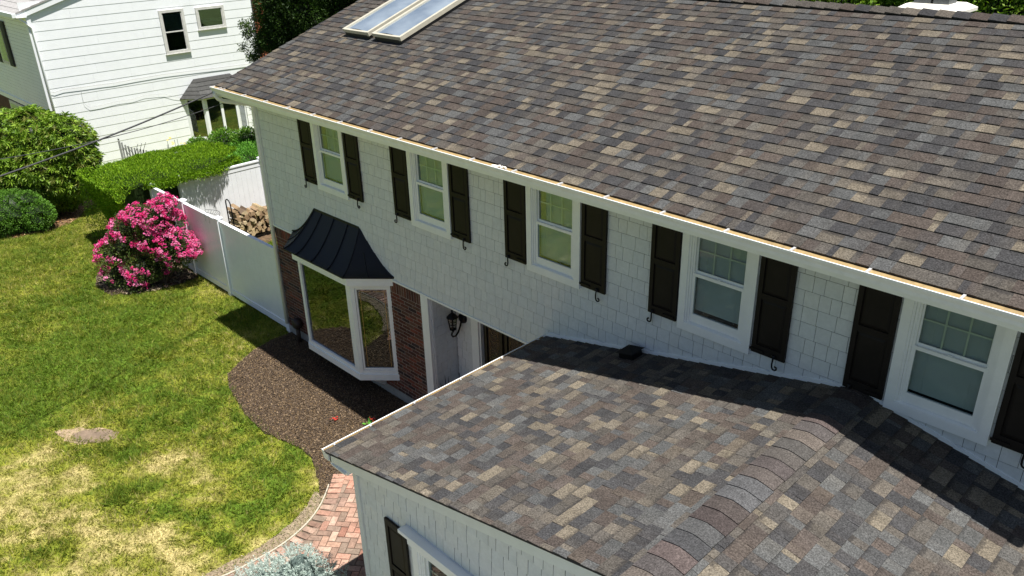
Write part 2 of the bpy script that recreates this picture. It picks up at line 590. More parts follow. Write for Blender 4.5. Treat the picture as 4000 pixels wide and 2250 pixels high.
def lawn_sheet():
    xs = np.arange(-36, 8.01, 0.11)
    ys = np.arange(-17, 16.01, 0.11)
    X, Y = np.meshgrid(xs, ys)
    nx, ny = len(xs), len(ys)
    Z = 0.0 + 0.015 * (vn(X * 2, Y * 2) - 0.5)
    Z = np.where((X > -13.2) & (Y > -0.2), -0.01, Z)
    V = np.stack([X.ravel(), Y.ravel(), Z.ravel()], 1)
    i = np.arange(nx - 1)
    j = np.arange(ny - 1)
    I, J = np.meshgrid(i, j)
    a = (J * nx + I).ravel()
    F = np.stack([a, a + 1, a + 1 + nx, a + nx], 1)
    d = dryness(V[:, 0], V[:, 1])
    c = grasscol(d) * (0.62 + 0.5 * vn(V[:, 0] * 14, V[:, 1] * 14))[:, None]
    c4 = np.concatenate([c, np.zeros((len(c), 1))], 1)
    cols = c4[F.ravel()]
    m = attrmat('lawn_thatch', 0.95, 0.5, 50.0, 0.8, 0.0, big=0.1)
    o = finish('lawn', V, F, cols, m)
    o['kind'] = 'structure'


g = MB()
g.face([(-300, -300, -0.03), (300, -300, -0.03), (300, 300, -0.03), (-300, 300, -0.03)])
struct('ground', g, plain('distant_grass', (0.08, 0.12, 0.02), 0.95, 0.3, 2.0))
lawn_sheet()


def sheet(name, poly, z, mat, kind='structure', jag=0.0):
    P = []
    n = len(poly)
    for i in range(n):
        a = np.array(poly[i])
        b = np.array(poly[(i + 1) % n])
        L = np.linalg.norm(b - a)
        k = max(1, int(L / 0.12)) if jag else 1
        for q in range(k):
            p = a + (b - a) * q / k
            if jag and 0 < q:
                p = p + rng.normal(0, jag, 2)
            P.append(p)
    from mathutils.geometry import tessellate_polygon
    tri = tessellate_polygon([[Vector((p[0], p[1], 0)) for p in P]])
    mb = MB()
    fs = []
    for t in tri:
        a, b, c = [P[i] for i in t]
        if (b[0] - a[0]) * (c[1] - a[1]) - (b[1] - a[1]) * (c[0] - a[0]) < 0:
            t = (t[0], t[2], t[1])
        fs.append(tuple(t))
    mb.poly([(p[0], p[1], z) for p in P], fs)
    return struct(name, mb, mat)


sheet('mulch_bed', MULCH, 0.016, M_SOIL, jag=0.02)
sheet('azalea_shade_bed', AZ_SHADE_BED, 0.016, M_SOIL, jag=0.03)  # dark soil sheet, also painted in as the shade under the azalea
sheet('shrub_bed', RHBED, 0.016, plain('leaf_litter_soil', (0.16, 0.09, 0.045), 0.95, 0.5, 9, 0.8, 50), jag=0.03)
sheet('bare_soil', WOODBED, 0.014, plain('bare_soil', (0.12, 0.075, 0.04), 0.95, 0.5, 8, 0.8, 50), jag=0.03)
sheet('path_edge_sand', SANDY, 0.02, M_SAND, jag=0.015)
path = sheet('path', PATH, 0.022, plain('path_joint_sand', (0.15, 0.11, 0.08), 0.95, 0.4, 30, 0.4, 90))
path['_o'] = [0.0, 0.0, 0.0]


def flakes(name, poly, n, palette, smin, smax, z0, label=None, tilt=0.35, aspect=3.0, extra=None):
    P = np.array(poly)
    lo, hi = P.min(0), P.max(0)
    pts = rng.uniform(lo, hi, (n * 2, 2))
    pts = pts[inpoly(pts[:, 0], pts[:, 1], poly)][:n]
    if extra is not None:
        pts = pts[extra(pts)]
    n = len(pts)
    ang = rng.uniform(0, 2 * math.pi, n)
    L = rng.uniform(smin, smax, n)
    W = L / rng.uniform(1.5, aspect, n)
    dz = rng.normal(0, tilt, n)
    ux = np.stack([np.cos(ang), np.sin(ang), dz], 1)
    vx = np.stack([-np.sin(ang), np.cos(ang), rng.normal(0, tilt, n)], 1)
    c = np.stack([pts[:, 0], pts[:, 1], z0 + rng.uniform(0, 0.02, n) + L * 0.2], 1)
    a = c - ux * L[:, None] / 2 - vx * W[:, None] / 2
    b = c + ux * L[:, None] / 2 - vx * W[:, None] / 2
    d = c + ux * L[:, None] / 2 + vx * W[:, None] / 2
    e = c - ux * L[:, None] / 2 + vx * W[:, None] / 2
    V = np.stack([a, b, d, e], 1).reshape(-1, 3)
    F = np.arange(4 * n).reshape(-1, 4)
    pal = np.array(palette)
    k = rng.integers(0, len(pal), n)
    cc = pal[k] * rng.uniform(0.7, 1.3, (n, 1))
    c4 = np.concatenate([cc, np.zeros((n, 1))], 1)
    o = finish(name, V, F, np.repeat(c4, 4, 0), M_CHIP, kind='stuff')
    o['label'] = label
    o['category'] = 'mulch'
    return o


flakes('mulch_chips', MULCH, 120000, [(0.09, 0.060, 0.034), (0.06, 0.042, 0.026), (0.12, 0.080, 0.044), (0.17, 0.115, 0.062), (0.07, 0.05, 0.035), (0.09, 0.065, 0.045), (0.10, 0.07, 0.048), (0.08, 0.06, 0.045), (0.07, 0.05, 0.035), (0.22, 0.16, 0.10)], 0.007, 0.030, 0.018,
       'dark brown shredded wood mulch in the bed under the bay window')
flakes('bed_mulch', AZ_SHADE_BED, 4000, [(0.05, 0.035, 0.025), (0.16, 0.12, 0.08), (0.25, 0.2, 0.14)], 0.02, 0.09, 0.018, 'greyish mulch and twigs under the pink azalea', aspect=6)
flakes('leaf_litter', RHBED, 9000, [(0.2, 0.1, 0.04), (0.3, 0.17, 0.08), (0.12, 0.07, 0.04), (0.4, 0.27, 0.14)], 0.02, 0.07, 0.018, 'orange brown leaf litter round the rhododendron')
flakes('edge_crumbs', SANDY, 3500, [(0.3, 0.24, 0.16), (0.2, 0.15, 0.1), (0.36, 0.3, 0.2), (0.16, 0.17, 0.05)], 0.008, 0.022, 0.02, 'pale crumbs of soil along the curved path edge')


def grass(n, dens_x, name, label, hmin, hmax, region):
    x0, x1, y0, y1 = region
    x = rng.uniform(x0, x1, n)
    y = rng.uniform(y0, y1, n)
    P = np.stack([x, y, np.zeros(n)], 1) - CAM
    z = P @ CF
    sx = 512 + FPX * 0.256 * (P @ CR) / z
    sy = 288 - FPX * 0.256 * (P @ CU) / z
    k = (z > 0) & (sx > -40) & (sx < 1064) & (sy > -40) & (sy < 640)
    for poly in (MULCH, PATH, AZ_SHADE_BED, RHBED, WOODBED):
        jit = rng.normal(0, 0.05, (2, n)) * (0.5 + 1.6 * vn(x * 5, y * 5))
        k &= ~inpoly(x + jit[0], y + jit[1], poly)
    k &= ~((x > -13.0) & (y > -0.05))
    qx, qy = (x + 12.3) * 0.80 + (y + 4.38) * 0.6, -(x + 12.3) * 0.6 + (y + 4.38) * 0.80
    k &= ~((qx / 0.46) ** 2 + (qy / 0.16) ** 2 + rng.normal(0, 0.45, n) < 0.8)
    x, y = x[k], y[k]
    d = dryness(x, y)
    bare = fbm(x * 3.3 + 60, y * 3.3, 3)
    keep = rng.random(len(x)) > np.clip((d - 0.75) * 1.2, 0, 0.5)
    keep &= ~(inpoly(x + rng.normal(0, .05, len(x)), y + rng.normal(0, .03, len(x)), SANDY) & (rng.random(len(x)) < 0.7))
    x, y, d = x[keep], y[keep], d[keep]
    n = len(x)
    tuft = fbm(x * 5 + 5, y * 5, 2)
    h = rng.uniform(hmin, hmax, n) * (0.55 + 0.9 * tuft) * (1.15 - 0.55 * d)
    for cx, cy, cr in ((-8.16, -4.0, .16), (-9.71, -5.82, .3), (-11.53, -4.36, .22), (-10.24, -4.67, .3)):
        h = h * (1 + 0.9 * np.exp(-((x - cx) ** 2 + (y - cy) ** 2) / cr ** 2))
    a = rng.uniform(0, 2 * math.pi, n)
    wd = rng.uniform(0.004, 0.010, n)
    la = fbm(x * 8 + 70, y * 8 + 20, 2) * 14
    lean = rng.normal(0, 0.45, (n, 2)) + 0.75 * np.stack([np.cos(la), np.sin(la)], 1)
    base = np.stack([x, y, np.full(n, -0.005)], 1)
    off = np.stack([np.cos(a) * wd, np.sin(a) * wd, np.zeros(n)], 1)
    tip = base + np.stack([lean[:, 0] * h, lean[:, 1] * h, h], 1)
    V = np.stack([base - off, base + off, tip], 1).reshape(-1, 3)
    F = np.arange(3 * n).reshape(-1, 3)
    dd = np.clip(d + rng.normal(0, 0.24, n), 0, 1)
    c = grasscol(dd) * rng.uniform(0.7, 1.35, (n, 1))
    c4 = np.concatenate([c, np.zeros((n, 1))], 1)
    o = finish(name, V, F, np.repeat(c4, 3, 0), M_GRASS, kind='stuff')
    o['label'] = label
    o['category'] = 'grass'


grass(760000, 0, 'grass', 'patchy green and straw coloured lawn grass in front of the house', 0.028, 0.078, (-25, -6.8, -7.5, 6))

t = MB()
t.box(-4.6, 12, -17, -4.4, -0.03, 0.03)
struct('added_bounce_slab', t, plain('grey_bounce_slab', (0.24, 0.24, 0.245), 0.9, 0.15, 6, 0.3, 60))  # unseen slab, added to bounce neutral light onto the wing front

# path bricks: a soldier border along the curve, herringbone inside
pb = []
edge = PATH[2:13]
pts = []
for i in range(len(edge) - 1):
    a, b = np.array(edge[i]), np.array(edge[i + 1])
    L = np.linalg.norm(b - a)
    for k in range(int(L / 0.02)):
        pts.append(a + (b - a) * k * 0.02 / L)
pts = np.array(pts)
sm = np.array([pts[max(0, i - 12):i + 13].mean(0) for i in range(len(pts))])
acc = 0
last = None
for i in range(1, len(sm)):
    acc += np.linalg.norm(sm[i] - sm[i - 1])
    if acc >= 0.106:
        acc = 0
        t = nrm(sm[i] - sm[i - 1])
        nn = np.array([-t[1], t[0]])
        if nn[0] < 0:
            nn = -nn
        pb.append((sm[i] + nn * 0.11, nn, t, 0.2, 0.098, 0.002))
BORD = [tuple(p) for p in sm]
INNER = []
for i in range(1, len(sm), 6):
    t = nrm(sm[i] - sm[i - 1])
    nn = np.array([-t[1], t[0]])
    if nn[0] < 0:
        nn = -nn
    INNER.append(tuple(sm[i] + nn * 0.225))
INNER = [(-8.0, 0.45), (-8.05, -1.7)] + INNER + [(-9.0, -9.5), (-7.2, -8.6), (-5.6, -6.2), (-5.3, -4.6), (-5.3, 0.45)]
rot = math.radians(38)
e1 = np.array([math.cos(rot), math.sin(rot)])
e2 = np.array([-math.sin(rot), math.cos(rot)])
c0 = np.array([-7.0, -3.5])
q = 0.1045
for i in range(-90, 90):
    for j in range(-90, 90):
        m4 = (i - j) % 4
        if m4 == 0:      # horizontal brick covers (i,j),(i+1,j)
            cc = c0 + e1 * (i + 1.0) * q + e2 * (j + 0.5) * q
            A, B = e1, e2
        elif m4 == 3:    # vertical brick covers (i,j),(i,j+1)
            cc = c0 + e1 * (i + 0.5) * q + e2 * (j + 1.0) * q
            A, B = e2, e1
        else:
            continue
        corners = [cc + A * s1 * 0.085 + B * s2 * 0.03 for s1 in (-1, 1) for s2 in (-1, 1)]
        ins = inpoly([c[0] for c in corners], [c[1] for c in corners], INNER)
        if ins.all():
            pb.append((cc, A, B, 0.2, 0.098, 0.0))
        elif ins.sum() >= 1 and np.all(inpoly([c[0] for c in corners], [c[1] for c in corners], PATH)):
            pb.append((cc, A, B, 0.2, 0.098, -0.007))
PCOL = [(0.42, 0.21, 0.15), (0.46, 0.26, 0.19), (0.40, 0.25, 0.18), (0.48, 0.33, 0.25), (0.34, 0.24, 0.18), (0.46, 0.30, 0.23), (0.44, 0.27, 0.20)]
sized = sorted(pb, key=lambda t: -vis((t[0][0], t[0][1], 0.04), (0, 0, 1), 0.02))
rest = MB()
cntp = 0
for idx, (c, A, B, L, W, lift) in enumerate(sized):
    v = vis((c[0], c[1], 0.04), (0, 0, 1), 0.02)
    col = np.array(random.choice(PCOL)) * random.uniform(0.62, 1.0)
    grime = vn(np.array([c[0] * 1.8 + 3]), np.array([c[1] * 1.8]))[0]
    if grime > 0.5 or random.random() < 0.18:
        col = col * 0.45 + np.array([0.13, 0.11, 0.085]) * 0.6
    mb = MB() if (cntp < 290 and v > 0) else rest
    dz = random.uniform(-0.0015, 0.0015) + lift
    a3 = np.array([A[0], A[1], random.uniform(-.006, .006)])
    b3 = np.array([B[0], B[1], random.uniform(-.008, .008)])
    mb.obox((c[0], c[1], 0.0), a3, b3, (0, 0, 1), -L / 2 + .003, L / 2 - .003, -W / 2 + .002, W / 2 - .002, 0.0, 0.043 + dz, tuple(col) + (0.0,))
    if mb is not rest:
        part('brick', mb, M_PAVER, path)
        cntp += 1
part('bricks', rest, M_PAVER, path, kind='stuff')

# edging, flat stone
ed = MB()
es = [p for p in BORD if -4.6 < p[1] < -2.25][::5]
ed.tube([(p[0] - 0.02, p[1], 0.035) for p in es], 0.012, 6)
tag(rebase(part('path_edging', ed, plain('pale_plastic_edging', (0.5, 0.45, 0.36), 0.7))), 'thin pale edging strip along the curved left side of the brick path', 'edging')
st = MB()
stp = [(-12.5 + 0.0, -4.62), (-12.52, -4.45), (-12.38, -4.24), (-12.2, -4.08), (-12.03, -4.02), (-11.92, -4.08), (-11.90, -4.22), (-12.0, -4.42), (-12.15, -4.55), (-12.32, -4.64)]
st.prism(stp, -0.02, 0.013)
sheet('bare_soil', [(-12.85, -4.78), (-12.7, -4.55), (-12.5, -4.35), (-12.25, -4.1), (-12.0, -3.98), (-11.86, -4.1), (-11.9, -4.35), (-12.1, -4.62), (-12.5, -4.72)], 0.008, plain('dry_bare_soil', (0.34, 0.25, 0.16), 0.95, 0.4, 14, 0.5, 60, dirt=(0.2, 0.2, 0.05, 0.6)), jag=0.05)
tag(rebase(part('flat_stone', st, M_STONE)), 'flat brown stone sunk in the dry patch of the lawn', 'stone')

# ------------------------------------------------------------------ HOUSE
XL, XR = -12.947, 0.98
ZB = 2.48
EAVE_Y, EAVE_Z = -0.75, 5.302
RY, RZ = 3.745, 6.853
HOUSE = thing('house', 'two storey grey shingle sided house with brick ground floor, black shutters and brown roof', 'house', (-6.0, 3.7, 0.0))
X = np.array([1.0, 0, 0])
Y = np.array([0, 1.0, 0])
Z = np.array([0, 0, 1.0])

# walls
mb = MB()
mb.box(XL + 0.03, XR, 0.13, 7.45, ZB - 0.02, 5.12)
mb.box(XL, XL + 0.03, 0.0, 7.45, ZB - 0.02, 5.12)
mb.box(XL, -8.2, 0.05, 7.45, 0.0, ZB - 0.02)
mb.box(-8.2, XR, 0.64, 7.45, 0.0, ZB - 0.02)
mb.box(-5.27, XR, 0.05, 0.64, 0.0, ZB - 0.02)
# gable ends
for xx in (XL, XR):
    mb.poly([(xx, 0.05, 5.12), (xx, 7.45, 5.12), (xx, 3.745, 6.75)], [(0, 1, 2)])
wall = part('wall', mb, M_CORE, HOUSE)

SIDE_COLS = [(0.67, 0.69, 0.70), (0.69, 0.71, 0.715), (0.66, 0.685, 0.70), (0.685, 0.70, 0.70)]
sid = []          # (O,U,V,N,w,h,tb,tt,col)


def rectsub(r, ex):
    out = [r]
    for e in ex:
        nx = []
        for (a, b, c, d) in out:
            if e[0] >= b or e[1] <= a or e[2] >= d or e[3] <= c:
                nx.append((a, b, c, d))
                continue
            if e[0] > a:
                nx.append((a, e[0], c, d))
            if e[1] < b:
                nx.append((e[1], b, c, d))
            aa, bb = max(a, e[0]), min(b, e[1])
            if e[2] > c:
                nx.append((aa, bb, c, e[2]))
            if e[3] < d:
                nx.append((aa, bb, e[3], d))
        out = nx
    return out


def siding(O, U, N, u0, u1, z0, z1, ex=(), clip=None, expo=0.176, wmin=0.10, wmax=0.21, sel=sid, gap=0.0023):
    V = Z
    r = 0
    z = z0
    while z < z1 - 0.01:
        zt = min(z + expo, z1)
        u = u0 - random.uniform(0, 0.1)
        while u < u1:
            wv = random.uniform(wmin, wmax)
            a, b = max(u, u0) + gap, min(u + wv, u1) - gap
            u += wv
            if b - a < 0.012:
                continue
            jit = random.uniform(-0.002, 0.002)
            ztt = zt
            if clip is not None:
                ztt = min(zt, min(clip(a), clip(b)) + 0.06)
                if ztt < z + 0.02:
                    continue
            col = random.choice(SIDE_COLS)
            k = random.uniform(0.985, 1.015)
            col = tuple(c * k for c in col)
            for (p, q_, c, d) in rectsub((a, b, z, ztt), ex):
                if q_ - p < 0.004 or d - c < 0.004:
                    continue
                tb = 0.011 + (0.003 - 0.011) * (c - z) / expo + jit * .6
                tt = 0.011 + (0.003 - 0.011) * (d - z) / expo + jit * .6
                sel.append((np.asarray(O, float) + U * p + V * (c + 0.001), U, V, N, q_ - p, d - c - 0.0080, tb, max(tt, 0.001), col))
        z += expo
        r += 1


WX = [-10.5466, -7.8865, -5.3669, -2.9167, -0.4968]
WB, WT = 3.661, 5.10
wex = [(x - 0.39, x + 0.39, WB + 0.05, WT + 0.02) for x in WX]
siding((0, 0, 0), X, -Y, XL + 0.05, XR, ZB + 0.01, 5.13, wex)

# entry recess walls
siding((-8.14, 0, 0), Y, X, 0.03, 0.56, 0.1, ZB - 0.05)
siding((0, 0.55, 0), X, -Y, -8.12, -7.72, 0.1, ZB - 0.05)

# wing front wall
WRX, WRZ, WGX, WGZ = -1.2367, 3.7147, -5.5875, 2.716
WS = (WRZ - WGZ) / (WRX - WGX)
WY = -3.42
wing_ztop = lambda x: WRZ - WS * abs(x - WRX) - 0.17
WNG_EX = [(-4.17, -2.45, 0.9, 2.13)]
siding((0, WY, 0), X, -Y, -5.19, 2.8, 0.0, 3.62, WNG_EX, clip=wing_ztop, gap=0.0036)

sid.sort(key=lambda t: -vis(t[0] + t[1] * t[4] / 2 + t[2] * t[5] / 2, t[3], t[4] * t[5]))
rest = MB()
for k, (O, U, V, N, a, b, tb, tt, col) in enumerate(sid):
    if k < 290:
        m1 = MB()
        m1.plate(O, U, V, N, a, b, tb, tt, col)
        part('siding_shingle', m1, M_SIDING, wall)
    else:
        rest.plate(O, U, V, N, a, b, tb, tt, col)
part('siding_shingles', rest, M_SIDING, wall, kind='stuff')

mb = MB()
mb.box(-5.2, 2.8, WY + 0.13, 0.04, 0.0, 2.55)
vs = [(-5.2, WY + 0.13, 2.55), (2.8, WY + 0.13, 2.55), (WRX, WY + 0.13, 3.6), (-5.2, 0.04, 2.55), (2.8, 0.04, 2.55), (WRX, 0.04, 3.6)]
mb.poly(vs, [(0, 1, 2), (0, 2, 5, 3), (1, 4, 5, 2)])
part('wing_wall', mb, M_CORE, HOUSE)

# trim
t = MB()
t.box(XL - 0.02, XL + 0.05, -0.022, 0.08, ZB - 0.01, 5.14)
part('corner_board', t, plain('grey_corner_board', (0.66, 0.68, 0.69), 0.6, 0.05), HOUSE)
t = MB()
t.box(-5.27, -5.19, WY - 0.03, WY + 0.06, 0, 2.56)
part('corner_board', t, plain('grey_corner_board', (0.66, 0.68, 0.69), 0.6, 0.05), HOUSE)
t = MB()
t.box(XL, -5.2, -0.025, 0.05, ZB - 0.025, ZB + 0.008)
part('drip_edge_trim', t, M_WHITE, HOUSE)
t = MB()
t.box(-8.32, -8.14, -0.02, 0.05, 0.0, ZB - 0.026)
t.box(-8.18, -8.128, 0.051, 0.075, 0.0, ZB - 0.026)
part('door_casing', t, M_WHITE, HOUSE)
t = MB()
t.box(-8.2, -5.27, 0.051, 0.7, ZB - 0.06, ZB - 0.027)
part('entry_ceiling', t, M_WHITE, HOUSE)
t = MB()
t.box(-8.2, -5.27, -0.25, 0.64, 0.0, 0.14)
part('entry_step', t, M_CONC, HOUSE)
t = MB()
t.box(-7.72, -7.55, 0.52, 0.60, 0.14, ZB - 0.06)
t.box(-7.55, -7.52, 0.55, 0.62, 0.14, ZB - 0.06)
part('door_frame', t, M_WHITE, HOUSE)
t = MB()
t.box(-7.52, -5.3, 0.615, 0.64, 0.14, ZB - 0.07)
for a, b in ((-7.46, -7.42), (-7.1, -7.05), (-6.98, -6.94), (-6.2, -6.15), (-6.1, -6.05)):
    t.box(a, b, 0.585, 0.615, 0.14, ZB - 0.07)
t.box(-6.9, -6.25, 0.6, 0.615, 0.3, 1.0)
door = part('entry_door', t, M_DOOR, HOUSE)
# leaded ornament in the door lights
for x0, x1 in ((-7.4, -7.12), (-6.92, -6.24), (-6.03, -5.6)):
    t = MB()
    t.box(x0, x1, 0.606, 0.614, 1.1, 2.35)
    part('door_light', t, plain('leaded_door_glass', (0.03, 0.025, 0.02), 0.15, 0.5, 30), door)
    t = MB()
    cx = (x0 + x1) / 2
    for k in range(9):
        zc = 1.2 + k * 0.14
        pl = [(cx + 0.07 * math.cos(a), 0.600, zc + 0.06 * math.sin(a)) for a in np.linspace(0, 2 * math.pi, 11)]
        t.tube(pl, 0.002, 4, cap=False)
    for xx in (x0 + 0.03, x0 + 0.05, x1 - 0.05, x1 - 0.03):
        t.tube([(xx, 0.60, 1.12), (xx, 0.60, 2.33)], 0.002, 4)
    part('leaded_came', t, M_BRASS, door)
t = MB()
t.box(XL - 0.01, -8.3, 0.01, 0.05, 0.0, 0.22)
part('foundation', t, M_CONC, HOUSE)

# brick veneer
t = MB()
t.box(XL, -8.32, 0.0, 0.05, 0.22, ZB - 0.03)
bw = part('brick_wall', t, M_MORTAR, HOUSE)
BCOL = [(0.115, 0.045, 0.032), (0.09, 0.036, 0.028), (0.14, 0.055, 0.036), (0.075, 0.035, 0.03), (0.10, 0.05, 0.04), (0.16, 0.05, 0.035), (0.045, 0.03, 0.03), (0.12, 0.062, 0.045)]
bl = []
bex = (-11.9, -9.2, 0.5, 2.45)
row = 0
z = 0.225
while z + 0.057 < ZB - 0.235:
    x = XL + (0.0 if row % 2 else -0.105)
    while x < -8.33:
        a, b = max(x, XL - 0.004), min(x + 0.203, -8.322)
        x += 0.213
        if b - a < 0.02:
            continue
        if a > bex[0] and b < bex[1] and z > bex[2]:
            continue
        bl.append((a, b, z, z + 0.057))
    z += 0.0672
    row += 1
x = XL - 0.004
ztop0 = z
while x < -8.36:
    if not (x > -12.0 and x + 0.057 < -9.15):
        bl.append((x, min(x + 0.057, -8.322), ztop0, ZB - 0.028))
    x += 0.0672
bl.sort(key=lambda t: -vis(((t[0] + t[1]) / 2, 0, (t[2] + t[3]) / 2), (0, -1, 0), (t[1] - t[0]) * (t[3] - t[2])))
rest = MB()
for k, (a, b, c, d) in enumerate(bl):
    m1 = MB() if k < 290 else rest
    col = np.array(random.choice(BCOL)) * random.uniform(0.8, 1.2)
    dy = -0.005 + random.uniform(-0.002, 0.002)
    m1.box(a + random.uniform(0.001, .004), b - random.uniform(0.001, .004), dy, 0.01, c + 0.001, d - 0.002, tuple(col) + (0.0,))
    if k < 290:
        part('brick', m1, M_BRICK, bw)
part('bricks', rest, M_BRICK, bw, kind='stuff')

# ---- roofs
SH = {  # palette name: colour, weight
    'char': ((0.037, 0.0365, 0.0375), 0.24), 'brown': ((0.056, 0.046, 0.040), 0.24), 'mix': ((0.062, 0.056, 0.049), 0.23),
    'blue': ((0.063, 0.064, 0.063), 0.13), 'tan': ((0.112, 0.096, 0.073), 0.10), 'ltbr': ((0.080, 0.070, 0.058), 0.08)}
SHN = list(SH)
SHW = [SH[k][1] for k in SHN]


def roof_tabs(O, U, V, N, L, Sl, expo, seed, gain=1.0, wts=None, blend=0.35):
    wts = wts or SHW
    R = random.Random(seed)
    out = []
    nrow = int(math.ceil(Sl / expo))
    for r in range(nrow):
        v0 = r * expo
        h = min(expo, Sl - v0)
        u = -R.uniform(0, 0.3)
        hi = R.random() < 0.5
        prev = None
        wob = R.uniform(-0.0015, 0.0015)
        while u < L:
            if hi:
                wv = R.choice([0.09, 0.12, 0.15, 0.18, 0.23])
            else:
                wv = R.choice([0.06, 0.09, 0.13, 0.17, 0.22])
            a, b = max(u, 0), min(u + wv, L)
            u += wv
            hi2 = hi
            hi = not hi
            if b - a < 0.01:
                continue
            name = R.choices(SHN, wts)[0]
            if hi2 is False and name == 'tan' and R.random() < 0.25:
                name = 'char'
            c = np.array(SH[name][0]) * R.uniform(0.86, 1.16) * gain
            if R.random() < 0.25 * blend / 0.35:
                c = c * 0.6 + np.array(SH[R.choice(SHN)][0]) * 0.4 * gain
            tb = (0.0135 if hi2 else 0.0085) + R.uniform(-0.001, 0.001)
            vb = 1.0 if (name in ('tan', 'ltbr', 'mix') and R.random() < 0.6) else (0.8 if R.random() < 0.3 else 0.3)
            c2 = c * (1 - blend) + np.array(SH[R.choices(SHN, wts)[0]][0]) * blend * gain
            out.append((O + U * a + V * (v0 + wob), U, V, N, b - a - 0.0006, h, tb, 0.0015, tuple(c), (vb, tuple(c2))))
            prev = name
    return out


def capseg(P, A, W, N, half, expo, drop, tb, col, n=6):
    """one ridge cap: arch across W, lower end thick, running along A (away from its exposed butt)"""
    mb = MB()
    top, bot = [], []
    for end in (0, 1):
        for i in range(n + 1):
            s = -1 + 2 * i / n
            zz = -drop * (abs(s) ** 1.35)
            p = P + A * (expo * 1.03 * end) + W * (s * half) + N * zz
            t = tb if end == 0 else 0.004
            top.append(p + N * t)
            bot.append(p + N * (0.0 if end == 0 else -0.001))
    k = n + 1
    vs = top + bot
    fs = []
    for i in range(n):
        fs.append((i, i + 1, k + i + 1, k + i))
        fs.append((2 * k + i + 1, 2 * k + i, i, i + 1)[::-1] if False else (2 * k + i, 2 * k + i + 1, i + 1, i))
    fs.append((0, k, 3 * k, 2 * k))
    fs.append((n, 2 * k + n, 3 * k + n, k + n))
    mb.poly(vs, fs, tuple(col) + (0.0,))
    return mb


# main roof deck
SL = (RZ - EAVE_Z) / (RY + 0.65)
EX0, EX1 = -13.093, 1.16
vy = -0.642
Vm = nrm((0, 1, SL))
Nm = nrm((0, -SL, 1))
slen = (RY - vy) / Vm[1]
Om = np.array([EX0, vy, EAVE_Z + SL * (vy + 0.65)])
t = MB()
bk = (EX1 - EX0)
t.obox(Om, X, Vm, Nm, 0, bk, 0, slen, -0.03, -0.001)
Vb = nrm((0, -1, SL))
Nb = nrm((0, SL, 1))
Ob = np.array([EX0, 2 * RY - vy, Om[2]])
t.obox(Ob, X, Vb, Nb, 0, bk, 0, slen, -0.03, -0.001)
roof = part('roof', t, M_UNDER, HOUSE)
t = MB()
tabs = roof_tabs(Om, X, Vm, Nm, bk, slen, 0.1615, 5, 1.13, [0.25, 0.22, 0.19, 0.15, 0.12, 0.07], 0.2)
for (O, U, V, N, a, h, tb, tt, col, vb) in tabs:
    t.plate(O, U, V, N, a, h, tb, tt, col, 0.0, vb[0], col2=vb[1])
tabs2 = roof_tabs(Ob + X * 0, X, Vb, Nb, bk, slen, 0.1615, 6)
for (O, U, V, N, a, h, tb, tt, col, vb) in tabs2:
    t.plate(O, U, V, N, a, h, tb, tt, col, 0.0, vb[0], col2=vb[1])
part('roof_shingles', t, M_SHINGLE, roof, kind='stuff')
x = EX1 - 0.2
while x > EX0 - 0.05:
    c = np.array(SH[random.choices(SHN[:4] + ['ltbr'], [3, 3, 2, 2, 2])[0]][0]) * random.uniform(0.9, 1.2)
    part('ridge_cap', capseg(np.array([x, RY, RZ + 0.02 + random.uniform(0, .004)]), X, Y, Z, 0.155, 0.2, 0.055, 0.02, c), M_CAP, roof, smooth=False)
    x -= 0.2

# wing roof
GY0 = -3.62
VwL = nrm((1, 0, WS))
NwL = nrm((-WS, 0, 1))
VwR = nrm((-1, 0, WS))
NwR = nrm((WS, 0, 1))
xe = WGX + 0.085
ze = WRZ - WS * abs(xe - WRX)
wl = (WRX - xe) / VwL[0]
OwL = np.array([xe, 0.0, ze])         # u runs along -y
OwR = np.array([2 * WRX - xe, GY0, ze])
t = MB()
t.obox(OwL, -Y, VwL, NwL, 0, -GY0, 0, wl, -0.03, -0.001)
t.obox(OwR, Y, VwR, NwR, 0, -GY0, 0, wl, -0.03, -0.001)
wroof = part('wing_roof', t, M_UNDER, HOUSE)
WW = [0.22, 0.21, 0.19, 0.17, 0.13, 0.08]
wt = roof_tabs(OwL, -Y, VwL, NwL, -GY0 + 0.012, wl, 0.148, 15, 1.28, WW, 0.18) + roof_tabs(OwR - Y * 0.012, Y, VwR, NwR, -GY0 + 0.012, wl, 0.148, 18, 1.28, WW, 0.18)
wt.sort(key=lambda t: -vis(t[0] + t[1] * t[4] / 2 + t[2] * t[5] / 2, t[3], t[4] * t[5], marg=-15))
rest = MB()
for k, (O, U, V, N, a, h, tb, tt, col, vb) in enumerate(wt):
    m1 = MB() if k < 290 else rest
    m1.plate(O, U, V, N, a, h, tb, tt, col, 0.0, vb[0], col2=vb[1])
    if k < 290:
        part('roof_shingle', m1, M_SHINGLE, wroof)
part('roof_shingles', rest, M_SHINGLE, wroof, kind='stuff')
y = GY0 - 0.01
capc = [tuple(0.56 * (0.7 * q_ + 0.3 * sum(c_) / 3) for q_ in c_) for c_ in [(0.2, 0.16, 0.13), (0.14, 0.12, 0.115), (0.165, 0.12, 0.11), (0.10, 0.10, 0.105), (0.13, 0.13, 0.13), (0.105, 0.08, 0.075), (0.12, 0.095, 0.085), (0.15, 0.15, 0.155), (0.14, 0.14, 0.145), (0.16, 0.13, 0.115),
        (0.13, 0.105, 0.1), (0.15, 0.13, 0.115), (0.13, 0.12, 0.11)]]
k = 0
